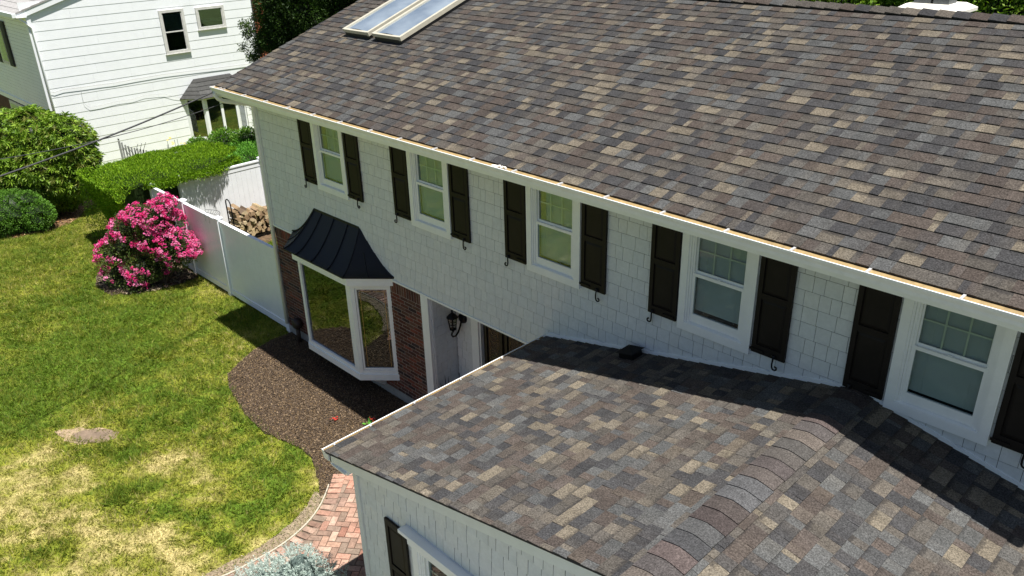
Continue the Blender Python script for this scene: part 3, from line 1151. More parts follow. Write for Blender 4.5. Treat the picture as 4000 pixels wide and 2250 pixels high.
while y < -0.02:
    c = np.array(capc[k % len(capc)]) * random.uniform(0.95, 1.05)
    e = min(0.186, -0.005 - y)
    part('ridge_cap', capseg(np.array([WRX, y, WRZ + 0.008 + random.uniform(0, .003)]), Y, -X, Z, 0.166 + random.uniform(-.004, .004), e, 0.036, 0.013, c), M_CAP, wroof)
    y += 0.186
    k += 1

# fascia, soffit, gutters
t = MB()
t.box(EX0, EX1, -0.63, -0.615, 5.13, 5.27)
part('fascia', t, M_WHITE, HOUSE)
t = MB()
t.box(EX0, EX1, -0.615, 0.06, 5.115, 5.13)
part('soffit', t, M_WHITE, HOUSE)
for xx, sg in ((EX0, 1), (EX1 - 0.03, 1)):
    t = MB()
    prof = [(-0.655, Om[2] - 0.14), (-0.655, Om[2] - 0.035), (RY, RZ - 0.035), (2 * RY + 0.655, Om[2] - 0.035), (2 * RY + 0.655, Om[2] - 0.14), (RY, RZ - 0.18)]
    t.extr([(a, b) for a, b in prof], (xx + 0.004, 0, 0), (xx + 0.024, 0, 0), (0, 1, 0), (0, 0, 1))
    part('rake_board', t, M_WHITE, HOUSE)


def gutter(A, B, OUT, lipz, name='gutter', width=0.118, hangers=(), endA=True, endB=True):
    """K-style gutter along A->B; OUT points away from the wall; A,B on the lip line"""
    A, B, OUT = map(lambda v: np.asarray(v, float), (A, B, OUT))
    D = nrm(B - A)
    w_ = width
    prof = [(0.0, 0.0), (0.0, -0.014), (-0.008, -0.016), (-0.010, -0.030), (-0.026, -0.062), (-0.030, -0.098), (-w_, -0.098), (-w_, 0.004),
            (-w_ + 0.004, 0.004), (-w_ + 0.004, -0.094), (-0.034, -0.094), (-0.030, -0.060), (-0.014, -0.030), (-0.013, -0.004), (-0.015, 0.0)]
    t = MB()
    t.extr(prof, A, B, OUT, Z)
    g_ = part(name, t, M_GUTTER, HOUSE)
    t = MB()
    lin = [(-0.0155, -0.006), (-0.020, -0.024), (-0.03, -0.030), (-0.10, -0.010), (-w_ + 0.0065, -0.008)]
    vs = [A + OUT * a + Z * b for a, b in lin] + [B + OUT * a + Z * b for a, b in lin]
    n = len(lin)
    t.poly(vs, [(i, i + 1, n + i + 1, n + i) for i in range(n - 1)])
    part('gutter_lining', t, M_LINING, g_)
    for on, P in ((endA, A), (endB, B)):
        if on:
            t = MB()
            pr = [(0.002, 0.002), (0.002, -0.014), (-0.008, -0.03), (-0.024, -0.062), (-0.028, -0.1), (-w_ - 0.001, -0.1), (-w_ - 0.001, 0.004)]
            s = -0.002 if P is A else 0.002
            t.extr(pr, P, P + D * s * 2, OUT, Z)
            part('end_cap', t, M_GUTTER, g_)
    for h in hangers:
        P = A + D * h
        t = MB()
        t.obox(P, D, -OUT, Z, -0.011, 0.011, 0.006, w_ + 0.0, 0.002, 0.006)
        t.obox(P, D, -OUT, Z, -0.011, -0.008, 0.006, w_ * .9, -0.012, 0.002)
        t.obox(P, D, -OUT, Z, 0.008, 0.011, 0.006, w_ * .9, -0.012, 0.002)
        part('gutter_hanger', t, M_ALU, g_)
    return g_


hx = [-0.33, -1.09, -1.79, -2.48, -3.23, -3.97]
while hx[-1] > EX0 + 0.8:
    hx.append(hx[-1] - random.uniform(0.66, 0.76))
hx = [0.45] + hx + [EX0 + 0.25]
gutter((EX0 + 0.0, EAVE_Y, EAVE_Z), (EX1, EAVE_Y, EAVE_Z), (0, -1, 0), EAVE_Z, hangers=[a - EX0 for a in hx])
gutter((WGX, -0.015, WGZ), (WGX, GY0 + 0.01, WGZ), (-1, 0, 0), WGZ, hangers=[0.12, 0.82, 1.55, 2.3, 2.95, 3.45])
gutter((2 * WRX - WGX, -0.015, WGZ), (2 * WRX - WGX, GY0 + 0.01, WGZ), (1, 0, 0), WGZ)
t = MB()
t.box(-5.47, -5.45, GY0 + 0.03, -0.02, 2.56, 2.70)
t.box(-5.45, -5.2, GY0 + 0.03, -0.02, 2.55, 2.565)
part('fascia', t, M_WHITE, HOUSE)
for k, (x_, l_) in enumerate(((-5.72, .03), (-5.66, .045), (-5.58, .03), (-5.52, .04))):
    t = MB()
    a_ = 0.5 + k * 0.7
    t.obox((x_, -0.70, EAVE_Z - 0.012 + 0.004 * k), (math.cos(a_), math.sin(a_), 0), (-math.sin(a_), math.cos(a_), 0.2), (0, 0, 1), -l_, l_, -0.012, 0.012, 0.0, 0.018)
    part('gutter_debris', t, plain('pale_debris', (0.75, 0.72, 0.65), 0.8), HOUSE)
# downspouts at both ends of the main gutter
for xx, s in ((EX0 + 0.05, 1), (EX1 - 0.16, -1)):
    t = MB()
    xw = XL - 0.05 if s == 1 else XR + 0.05
    pp = [(xx, -0.70, 5.21), (xx, -0.70, 5.15), (xx + 0.01 * s, -0.66, 5.08), (xx + 0.03 * s, -0.58, 5.03), (xw, -0.06, 4.88), (xw, -0.03, 4.82), (xw, -0.03, 4.74), (xw, -0.03, 0.25)]
    t.tube(pp, 0.04, 8)
    part('downspout', t, M_GUTTER, HOUSE, smooth=True)

# wing rake board + return + soffit
for s, nm in ((1, 'L'), (-1, 'R')):
    t = MB()
    f = lambda x, dz: WRZ - WS * abs(x - WRX) + dz
    x0, x1 = WGX + 0.07, WRX
    if s == -1:
        x0, x1 = 2 * WRX - x0, WRX
    t.extr([(x0, f(x0, -0.025)), (x1, f(x1, -0.025)), (x1, f(x1, -0.175)), (-5.17 if s == 1 else 2 * WRX + 5.17, f(-5.17, -0.175)), (x0, f(x0, -0.15))][::s], (0, GY0 + 0.03, 0), (0, GY0 + 0.055, 0), (1, 0, 0), (0, 0, 1))
    part('rake_board', t, plain('pale_grey_rake_paint', (0.72, 0.75, 0.73), 0.45, 0.05), HOUSE)
t = MB()
t.poly([(xe, GY0 + 0.05, f(xe, -0.16)), (WRX, GY0 + 0.05, f(WRX, -0.16)), (WRX, WY, f(WRX, -0.16)), (xe, WY, f(xe, -0.16))], [(0, 1, 2, 3)])
t.poly([(2 * WRX - xe, GY0 + 0.05, f(xe, -0.16)), (WRX, GY0 + 0.05, f(WRX, -0.16)), (WRX, WY, f(WRX, -0.16)), (2 * WRX - xe, WY, f(xe, -0.16))], [(3, 2, 1, 0)])
t.box(-5.52, -5.19, GY0 + 0.06, WY - 0.03, 2.53, 2.62)
part('soffit', t, M_WHITE, HOUSE)
# wall flashing strips above the wing roof
for s in (1, -1):
    t = MB()
    x0 = xe if s == 1 else 2 * WRX - xe
    n_ = NwL if s == 1 else NwR
    v_ = VwL if s == 1 else VwR
    t.obox((x0, 0, ze), v_, Y, n_, 0.0, wl, -0.022, 0.0, 0.0, 0.045)
    part('step_flashing', t, M_WHITE, HOUSE)

# ---- windows
FRW = 0.47


def window(xc, y, zb, zt, half, glasshalf, zrail, zg0, zg1, grille=True, blind=True, name='window', nx=2, parent=HOUSE, top=True):
    t = MB()
    cas = 0.09
    t.box(xc - half, xc - half + cas, y - 0.032, y + 0.01, zb + cas, zt)
    t.box(xc + half - cas, xc + half, y - 0.032, y + 0.01, zb + cas, zt)
    t.box(xc - half, xc + half, y - 0.0325, y + 0.01, zb, zb + cas)
    if top:
        t.box(xc - half, xc + half, y - 0.034, y + 0.01, zt, zt + cas * 0.3)
    win = part(name, t, M_WHITE, parent)
    # jamb frame, three stepped returns
    t = MB()
    a = xc - half + cas
    b = xc + half - cas
    for i, (dx, y0, y1) in enumerate(((0.0, -0.02, 0.01), (0.024, -0.008, 0.03), (0.046, 0.004, 0.045))):
        w_ = 0.023
        t.box(a + dx, a + dx + w_, y + y0, y + y1 + .02, zb + cas + 0.001, zt - 0.001)
        t.box(b - dx - w_, b - dx, y + y0, y + y1 + .02, zb + cas + 0.001, zt - 0.001)
    # sloping sill
    t.poly([(a + .001, y - 0.03, zb + cas + 0.012), (b - .001, y - 0.03, zb + cas + 0.012), (b - .001, y + 0.04, zb + cas + 0.035), (a + .001, y + 0.04, zb + cas + 0.035),
            (a + .001, y - 0.03, zb + cas - 0.002), (b - .001, y - 0.03, zb + cas - 0.002)], [(0, 1, 2, 3), (4, 5, 1, 0)])
    part('window_frame', t, M_WHITE, win)
    # sashes
    gx0, gx1 = xc - glasshalf, xc + glasshalf
    st_ = 0.036
    t = MB()
    yl = y + 0.005
    t.box(gx0 - st_, gx0, yl, yl + 0.03, zg0 - 0.105, zrail + 0.012)
    t.box(gx1, gx1 + st_, yl, yl + 0.03, zg0 - 0.105, zrail + 0.012)
    t.box(gx0, gx1, yl, yl + 0.03, zg0 - 0.105, zg0)
    t.box(gx0 - st_, gx1 + st_, yl - 0.004, yl + 0.03, zrail - 0.028, zrail + 0.008)
    part('sash', t, M_WHITE, win)
    t = MB()
    yu = y + 0.036
    t.box(gx0 - st_, gx0, yu, yu + 0.025, zrail, zg1 + 0.05)
    t.box(gx1, gx1 + st_, yu, yu + 0.025, zrail, zg1 + 0.05)
    t.box(gx0, gx1, yu, yu + 0.025, zg1, zg1 + 0.05)
    t.box(gx0, gx1, yu, yu + 0.025, zrail + 0.005, zrail + 0.035)
    t.box(xc - 0.02, xc + 0.02, yl + 0.005, yl + 0.02, zrail + 0.009, zrail + 0.018)
    part('sash', t, M_WHITE, win)
    t = MB()
    t.box(gx0, gx1, yl + 0.012, yl + 0.016, zg0, zrail - 0.028)
    part('pane', t, M_GLASS, win)
    t = MB()
    t.box(gx0, gx1, yu + 0.008, yu + 0.012, zrail + 0.035, zg1)
    part('pane', t, M_GLASS, win)
    if grille:
        t = MB()
        zz0, zz1 = zrail + 0.035, zg1
        for k in range(1, nx + 1):
            x_ = gx0 + (gx1 - gx0) * k / (nx + 1)
            t.box(x_ - 0.009, x_ + 0.009, yu + 0.0135, yu + 0.017, zz0, zz1)
        t.box(gx0, gx1, yu + 0.0138, yu + 0.0168, (zz0 + zz1) / 2 - 0.009, (zz0 + zz1) / 2 + 0.009)
        part('grille', t, M_GRILLE, win)
    t = MB()
    if blind:
        z_ = zg0 + random.choice([0.005, 0.01, 0.03])
        while z_ < zg1 + 0.02:
            t.poly([(gx0 - 0.015, y + 0.074, z_), (gx1 + 0.015, y + 0.074, z_), (gx1 + 0.015, y + 0.088, z_ + 0.019), (gx0 - 0.015, y + 0.088, z_ + 0.019)], [(0, 1, 2, 3)])
            z_ += 0.0205
        for x_ in (gx0 + 0.1, gx1 - 0.1):
            t.box(x_ - 0.001, x_ + 0.001, y + 0.071, y + 0.073, zg0, zg1)
        part('blind', t, M_BLIND, win)
    t = MB()
    t.box(gx0 - 0.06, gx1 + 0.06, y + 0.092, y + 0.1, zg0 - 0.05, zg1 + 0.06)
    part('window_interior', t, M_DARKROOM, win)
    return win


def shutter(x0, x1, y, zb, zt, zmid, hook=None, batten=None):
    t = MB()
    d = 0.028
    st_ = 0.052
    t.box(x0, x0 + st_, y - d, y, zb, zt)
    t.box(x1 - st_, x1, y - d, y, zb, zt)
    t.box(x0 + st_, x1 - st_, y - d + .001, y, zb, zb + 0.10)
    t.box(x0 + st_, x1 - st_, y - d + .001, y, zmid - 0.035, zmid + 0.035)
    t.box(x0 + st_, x1 - st_, y - d + .001, y, zt - 0.08, zt)
    sh = part('shutter', t, M_SHUTTER, HOUSE)
    for a, b in ((zb + 0.10, zmid - 0.035), (zmid + 0.035, zt - 0.08)):
        t = MB()
        xa, xb = x0 + st_, x1 - st_
        i = 0.035
        P = [(xa, y - 0.010, a), (xb, y - 0.010, a), (xb, y - 0.010, b), (xa, y - 0.010, b), (xa + i, y - 0.022, a + i), (xb - i, y - 0.022, a + i), (xb - i, y - 0.022, b - i), (xa + i, y - 0.022, b - i)]
        t.poly(P, [(4, 5, 6, 7), (0, 1, 5, 4), (1, 2, 6, 5), (2, 3, 7, 6), (3, 0, 4, 7)])
        part('panel', t, M_SHUTTER, sh)
    if hook is not None:
        hxp, sg = hook
        t = MB()
        pp = [(hxp, y - 0.045, zb + 0.035), (hxp, y - 0.05, zb - 0.01), (hxp - 0.003 * sg, y - 0.052, zb - 0.05), (hxp, y - 0.052, zb - 0.075)]
        for k in range(9):
            a = math.pi + k * 0.62
            r_ = 0.034 * (1 - k * 0.075)
            pp.append((hxp + sg * 0.034 + sg * r_ * math.cos(a), y - 0.052, zb - 0.085 + r_ * math.sin(a)))
        t.tube(pp, [0.010] * len(pp), 6)
        t.box(hxp - 0.02, hxp + 0.02, y - 0.05, y - 0.028, zb + 0.015, zb + 0.05)
        part('shutter_dog', t, M_IRON, sh, smooth=True)
    if batten:
        t = MB()
        t.box(batten[0], batten[1], y - 0.045, y - 0.029, zb + 0.03, zb + 0.055)
        part('holdback', t, M_SHUTTER, sh)
    return sh


SB, SG, SW = 3.722, 0.0255, 0.395
for wi_, x_ in enumerate(WX):
    w5_ = window(x_, -0.012, WB, WT, FRW, 0.295, 4.385, 3.885, 4.90)
    if wi_ in (0, 2):
        t = MB()
        xa_, xb_ = x_ - 0.295, x_ - (0.16 if wi_ == 0 else 0.20)
        n_ = 10
        vs_ = []
        for k in range(n_ + 1):
            xx_ = xa_ + (xb_ - xa_) * k / n_
            yy_ = 0.052 + 0.006 * math.sin(k * 2.1)
            vs_ += [(xx_, yy_, 4.40), (xx_, yy_, 4.90)]
        t.poly(vs_, [(2 * k, 2 * k + 2, 2 * k + 3, 2 * k + 1) for k in range(n_)])
        part('curtain', t, plain('tan_curtain', (0.5, 0.42, 0.22), 0.9), w5_)
    y_ = -0.016
    l1 = x_ - FRW - SG
    r0 = x_ + FRW + SG
    shutter(l1 - SW, l1, y_, SB, 5.10, 4.40, hook=(l1 - SW + 0.07, -1), batten=(l1 - 0.17, l1 - 0.02))
    shutter(r0, r0 + SW, y_, SB, 5.10, 4.40, hook=(r0 + SW - 0.12, 1), batten=(r0 - 0.012, r0 + 0.15))

# wing window with moulded head
ww = window(-3.31, WY - 0.012, 0.85, 2.15, 0.93, 0.75, 1.5, 0.98, 2.06, nx=4, blind=False, top=False)
t = MB()
t.box(-4.30, -2.28, WY - 0.05, WY, 2.06, 2.2)
t.box(-4.33, -2.25, WY - 0.075, WY, 2.2, 2.225)
t.box(-4.36, -2.22, WY - 0.115, WY, 2.225, 2.27)
part('window_head', t, M_WHITE, ww)
shutter(-4.71, -4.34, WY - 0.016, 0.9, 2.17, 1.5)
shutter(-2.28, -1.91, WY - 0.016, 0.9, 2.17, 1.5)

# ---- bay window
BZ = 2.53
bay = MB()
wl_, fl_, fr_, wr_ = (-12.02, -0.001), (-11.36, -0.47), (-9.68, -0.47), (-9.16, -0.001)
outer = lambda e: [(wl_[0] - e * 1.2, 0.0), (fl_[0] - e * .45, fl_[1] - e), (fr_[0] + e * .45, fr_[1] - e), (wr_[0] + e * 1.2, 0.0)]
bay.prism(outer(0.02), 0.46, 0.58)
bay.prism(outer(0.0), 0.58, 0.61)
bw_ = part('bay_window', bay, M_WHITE, HOUSE)
t = MB()
t.prism(outer(0.075), 2.36, 2.50)
t.prism(outer(0.095), 2.485, 2.515)
part('frieze', t, M_WHITE, bw_)


def facet(a, b, lm, rm, head=0.07, sill=0.05, rails=0.0):
    """window facet between plan points a,b; returns glass quad ends"""
    a = np.array([a[0], a[1], 0.0])
    b = np.array([b[0], b[1], 0.0])
    U = nrm(b - a)
    N = np.array([U[1], -U[0], 0.0])
    L = np.linalg.norm(b - a)
    t = MB()
    t.obox(a, U, Z, N, 0.0, lm, 0.61, 2.36, -0.06, 0.0)
    t.obox(a, U, Z, N, L - rm, L, 0.61, 2.36, -0.06, 0.0)
    t.obox(a, U, Z, N, lm, L - rm, 0.61, 0.61 + sill, -0.055, -0.002)
    t.obox(a, U, Z, N, lm, L - rm, 2.36 - head, 2.36, -0.055, -0.002)
    if rails:
        r = rails
        g0, g1, z0, z1 = lm, L - rm, 0.61 + sill, 2.36 - head
        t.obox(a, U, Z, N, g0 + .004, g0 + r, z0 + .004, z1 - .004, -0.05, -0.014)
        t.obox(a, U, Z, N, g1 - r, g1 - .004, z0 + .004, z1 - .004, -0.05, -0.014)
        t.obox(a, U, Z, N, g0 + r, g1 - r, z0 + .004, z0 + r, -0.05, -0.014)
        t.obox(a, U, Z, N, g0 + r, g1 - r, z1 - r, z1 - .004, -0.05, -0.014)
    part('bay_frame', t, M_WHITE, bw_)
    r = rails
    g0, g1, z0, z1 = lm + r, L - rm - r, 0.61 + sill + r, 2.36 - head - r
    t = MB()
    t.obox(a, U, Z, N, g0, g1, z0, z1, -0.04, -0.036)
    part('pane', t, M_BAYGLASS, bw_)
    return a, U, N, g0, g1, z0, z1


facet(wl_, fl_, 0.07, 0.08, rails=0.03)
facet(fl_, fr_, 0.07, 0.14)
a, U, N, g0, g1, z0, z1 = facet(fr_, wr_, 0.07, 0.04, rails=0.035)
t = MB()
i = 0.045
for (u0, u1, v0, v1) in ((g0 + i, g0 + i + .006, z0 + .02, z1 - i), (g1 - i - .006, g1 - i, z0 + .02, z1 - i), (g0 + i + .006, (g0 + g1) / 2 - .02, z1 - i - .008, z1 - i - .002), ((g0 + g1) / 2 + .02, g1 - i - .006, z1 - i - .008, z1 - i - .002)):
    t.obox(a, U, Z, N, u0, u1, v0, v1, -0.0355, -0.033)
part('brass_grille', t, M_BRASS, bw_)
t = MB()
zz = z0
while zz < z1:
    t.obox(a, U, Z, N, g0, g1, zz, zz + 0.014, -0.085, -0.075)
    zz += 0.03
part('blind', t, plain('dim_blind', (0.16, 0.13, 0.11), 0.8), bw_)
t = MB()
t.prism([(-11.85, -0.003), (-11.35, -0.16), (-9.72, -0.16), (-9.42, -0.003)], 0.612, 2.355)
part('bay_interior', t, M_DARKROOM, bw_)
t = MB()
t.box(-11.18, -11.08, -0.36, -0.30, 0.62, 2.34)
part('curtain', t, plain('olive_curtain', (0.2, 0.19, 0.1), 0.9), bw_)
t = MB()
t.extr([(0.0, 0.46), (-0.34, 0.46), (-0.06, 0.22), (0.0, 0.22)], (-9.62, 0, 0), (-9.56, 0, 0), (0, 1, 0), (0, 0, 1))
t.extr([(0.0, 0.46), (-0.34, 0.46), (-0.06, 0.22), (0.0, 0.22)], (-11.45, 0, 0), (-11.39, 0, 0), (0, 1, 0), (0, 0, 1))
part('bay_bracket', t, M_WHITE, bw_)

# bell-curved metal roof over the bay
NT = 12


def bayz(tt):
    return BZ + 0.66 * (1 - tt) ** 1.5


def lerp(a, b, t_):
    return (a[0] + (b[0] - a[0]) * t_, a[1] + (b[1] - a[1]) * t_)


TL, TR = (-11.31, -0.004), (-9.9, -0.004)
EWL, EFL, EFR, EWR = (-12.23, -0.004), (-11.57, -0.6), (-9.67, -0.6), (-9.01, -0.004)


def curve(top, eave, off=0.0):
    return [(*lerp(top, eave, k / NT), bayz(k / NT) + off) for k in range(NT + 1)]


def strip(c1, c2):
    t = MB()
    n = len(c1)
    vs = list(c1) + list(c2)
    t.poly(vs, [(i, i + 1, n + i + 1, n + i) for i in range(n - 1)])
    vs = [(p[0], p[1], p[2] - 0.02) for p in (c1[-1], c2[-1])] + [c1[-1], c2[-1]]
    t.poly(vs, [(0, 1, 3, 2)])
    return t


cols_ = [(TL, EWL)] + [((TL[0], TL[1]), EFL)]
front_t = [(-11.31 + (1.41) * k, -0.004) for k in (0.0, 0.18, 0.46, 0.76, 1.0)]
front_e = [(-11.57 + (1.90) * k, -0.6) for k in (0.0, 0.22, 0.48, 0.75, 1.0)]
for k in range(4):
    part('roof_pan', strip(curve(front_t[k], front_e[k]), curve(front_t[k + 1], front_e[k + 1])), M_METALROOF, bw_, smooth=True)
rt = [(-9.9, -0.004), (-9.9, -0.004), (-9.9, -0.004)]
mid_e = lerp(EFR, EWR, 0.5)
part('roof_pan', strip(curve(TR, EFR), curve(TR, mid_e)), M_METALROOF, bw_, smooth=True)
part('roof_pan', strip(curve(TR, mid_e), curve(TR, EWR)), M_METALROOF, bw_, smooth=True)
part('roof_pan', strip(curve(TL, EWL), curve(TL, lerp(EWL, EFL, .5))), M_METALROOF, bw_, smooth=True)
part('roof_pan', strip(curve(TL, lerp(EWL, EFL, .5)), curve(TL, EFL)), M_METALROOF, bw_, smooth=True)
for k, (a_, b_) in enumerate([(front_t[i], front_e[i]) for i in range(5)] + [(TR, mid_e), (TL, lerp(EWL, EFL, .5))]):
    t = MB()
    if k >= 5:
        cc = curve(a_, b_)[5:]
    else:
        cc = curve(a_, b_)
    t.tube([(p[0], p[1] - 0.003, p[2] + 0.008) for p in cc], 0.010, 5)
    part('standing_seam', t, M_METALROOF, bw_)
for a_, b_ in ((TL, EWL), (TR, EWR)):
    t = MB()
    t.tube([(p[0], p[1] - 0.012, p[2] + 0.012) for p in curve(a_, b_)], 0.014, 5)
    part('wall_flashing', t, M_METALROOF, bw_)
t = MB()
t.box(TL[0], TR[0], -0.02, 0.0, bayz(0) - 0.01, bayz(0) + 0.03)
part('wall_flashing', t, M_METALROOF, bw_)
t = MB()
vs = [(*EWL, BZ - 0.02), (*EFL, BZ - 0.02), (*EFR, BZ - 0.02), (*EWR, BZ - 0.02)]
t.poly(vs, [(0, 1, 2, 3)])
part('eave_soffit', t, M_WHITE, bw_)

# ---- skylights
def skylight(x0, x1, y0, y1):
    O = np.array([x0, y0, EAVE_Z + SL * (y0 + 0.65)])
    wv = x1 - x0
    L = (y1 - y0) / Vm[1]
    t = MB()
    hh = 0.13
    t.obox(O, X, Vm, Nm, 0.02, wv - 0.02, 0.02, L - 0.02, 0.0, hh - 0.03)
    sk = part('skylight', t, plain('dark_skylight_curb', (0.05, 0.045, 0.04), 0.6), HOUSE)
    t = MB()
    f_ = 0.06
    t.obox(O, X, Vm, Nm, 0, f_, 0, L, hh - 0.04, hh + 0.01)
    t.obox(O, X, Vm, Nm, wv - f_, wv, 0, L, hh - 0.06, hh + 0.012)
    t.obox(O, X, Vm, Nm, f_, wv - f_, 0, f_ * 0.8, hh - 0.05, hh + 0.008)
    t.obox(O, X, Vm, Nm, f_, wv - f_, L - f_, L, hh - 0.05, hh + 0.008)
    part('skylight_frame', t, M_CREAM, sk)
    t = MB()
    n = 6
    vs = []
    for k in range(n + 1):
        u = f_ + (wv - 2 * f_) * k / n
        q_ = hh - 0.01 + 0.03 * math.sin(math.pi * k / n)
        vs.append(O + X * u + Vm * (f_ * .8) + Nm * q_)
        vs.append(O + X * u + Vm * (L - f_) + Nm * q_)
    t.poly(vs, [(2 * i, 2 * i + 2, 2 * i + 3, 2 * i + 1) for i in range(n)])
    part('skylight_dome', t, M_SKYGLASS, sk, smooth=True)


skylight(-11.87, -11.08, 1.42, 3.15)
skylight(-10.97, -10.16, 1.42, 3.15)

# ---- chimney of the house
t = MB()
t.box(-3.0, -2.38, 4.0, 4.62, 5.5, 6.80)
ch = part('chimney', t, M_MORTAR, HOUSE)
t = MB()
P0 = [(-3.07, 3.93, 6.8), (-2.31, 3.93, 6.8), (-2.31, 4.69, 6.8), (-3.07, 4.69, 6.8)]
P1 = [(p[0], p[1], 6.84) for p in P0]
P2_ = [(-2.98, 4.05, 6.90), (-2.42, 4.05, 6.90), (-2.42, 4.58, 6.90), (-2.98, 4.58, 6.90)]
t.poly(P0 + P1 + P2_, [(0, 1, 5, 4), (1, 2, 6, 5), (2, 3, 7, 6), (3, 0, 4, 7), (4, 5, 9, 8), (5, 6, 10, 9), (6, 7, 11, 10), (7, 4, 8, 11), (8, 9, 10, 11), (3, 2, 1, 0)])
part('chimney_cap', t, M_CHROOF, ch)
for a, b in ((-2.93, -2.72), (-2.69, -2.5)):
    t = MB()
    t.box(a, b, 4.18, 4.45, 6.9, 7.12)
    part('flue', t, M_FLUE, ch)
t = MB()
for r in range(4):
    zz = 6.79 - 0.068 * (r + 1)
    xx = -3.01 + (0.1 if r % 2 else 0)
    while xx < -2.4:
        t.box(xx, min(xx + 0.2, -2.37), 3.985, 4.0, zz, zz + 0.058, (0.32, 0.1, 0.06, 0))
        t.box(-2.38, -2.366, 4.0 + xx + 3.01, 4.0 + xx + 3.2, zz, zz + 0.058, (0.32, 0.1, 0.06, 0))
        xx += 0.21
part('bricks', t, M_BRICK, ch, kind='stuff')

# ---- box vent on the wing roof
t = MB()
vo = np.array([-3.93, -0.17, WRZ - WS * abs(-3.93 - WRX)])
t.obox(vo, VwL, -Y, NwL, -0.1, 0.1, -0.1, 0.1, 0.0, 0.09)
vb_ = [vo + VwL * a - Y * b + NwL * 0.09 for a, b in ((-.13, -.13), (.13, -.13), (.13, .13), (-.13, .13))]
vt_ = [vo + VwL * a - Y * b + NwL * 0.155 for a, b in ((-.02, -.02), (.02, -.02), (.02, .02), (-.02, .02))]
t.poly(vb_ + vt_, [(0, 1, 5, 4), (1, 2, 6, 5), (2, 3, 7, 6), (3, 0, 4, 7), (4, 5, 6, 7), (3, 2, 1, 0)])
part('roof_vent', t, M_IRON, HOUSE)

# ---- pipe by the brick wall
VP = thing('pipe_stand', 'dark brown pipe with round head against the brick wall left of the bay window', 'pipe', (-12.45, -0.1, 0.0))
t = MB()
t.tube([(-12.45, -0.1, 0.0), (-12.45, -0.1, 0.38)], 0.045, 10)
part('pipe', t, plain('brown_pipe_paint', (0.03, 0.018, 0.014), 0.6), VP, smooth=True)
t = MB()
t.tube([(-12.45, -0.02, 0.46), (-12.45, -0.07, 0.46), (-12.45, -0.15, 0.46), (-12.45, -0.18, 0.46)], [0.09, 0.115, 0.115, 0.08], 14)
part('round_head', t, plain('brown_pipe_paint', (0.03, 0.018, 0.014), 0.6), VP, smooth=True)

# ---- lantern
LAN = thing('wall_lantern', 'black wrought iron lantern with a scrolled arm on the wall beside the front door', 'lantern', (-7.96, 0.35, 1.7))
lx, ly = -7.97, 0.34
t = MB()
for k in range(6):
    a = k * math.pi / 3 + 0.3
    t.tube([(lx + 0.052 * math.cos(a), ly + 0.052 * math.sin(a), 1.80), (lx + 0.085 * math.cos(a), ly + 0.085 * math.sin(a), 2.02)], 0.008, 5)
    a2 = a + math.pi / 3
    for zz, r_ in ((1.80, .052), (1.90, .068), (2.02, .085)):
        t.tube([(lx + r_ * math.cos(a), ly + r_ * math.sin(a), zz), (lx + r_ * math.cos(a2), ly + r_ * math.sin(a2), zz)], 0.008, 5)
part('lantern_cage', t, M_IRON, LAN)
t = MB()
t.tube([(lx, ly, 2.02), (lx, ly, 2.03), (lx, ly, 2.07), (lx, ly, 2.10), (lx, ly, 2.12), (lx, ly, 2.15)], [0.10, 0.095, 0.06, 0.025, 0.012, 0.018], 12)
part('lantern_roof', t, M_IRON, LAN, smooth=True)
t = MB()
t.tube([(lx, ly, 1.74), (lx, ly, 1.78), (lx, ly, 1.80)], [0.012, 0.03, 0.055], 10)
part('lantern_base', t, M_IRON, LAN, smooth=True)
t = MB()
t.tube([(lx, ly, 1.805), (lx, ly, 2.015)], [0.045, 0.078], 6, cap=False)
part('lantern_glass', t, glassmat('lantern_glass', (0.8, 0.8, 0.78), 0.0, fm=0.4), LAN)
t = MB()
pp = []
for k in range(14):
    a = -math.pi * 0.5 + k * 0.36
    r_ = 0.03 + 0.004 * k
    pp.append((lx + 0.0, ly + 0.02 + r_ * math.cos(a) * 0.9, 1.71 + r_ * math.sin(a)))
arm = [(lx, ly - 0.02, 1.745), (lx, ly - 0.035, 1.70), (lx, ly - 0.01, 1.66), (lx, ly + 0.05, 1.65), (lx, ly + 0.11, 1.70), (lx + .01, ly + 0.15, 1.80), (lx + 0.03, ly + 0.17, 1.92), (lx + 0.03, 0.54, 1.95)]
t.tube(arm, 0.016, 7)
part('lantern_arm', t, M_IRON, LAN, smooth=True)
t = MB()
t.tube([(lx + 0.04, 0.548, 1.95), (lx + 0.04, 0.50, 1.95)], [0.10, 0.08], 14)
part('lantern_backplate', t, M_IRON, LAN, smooth=True)

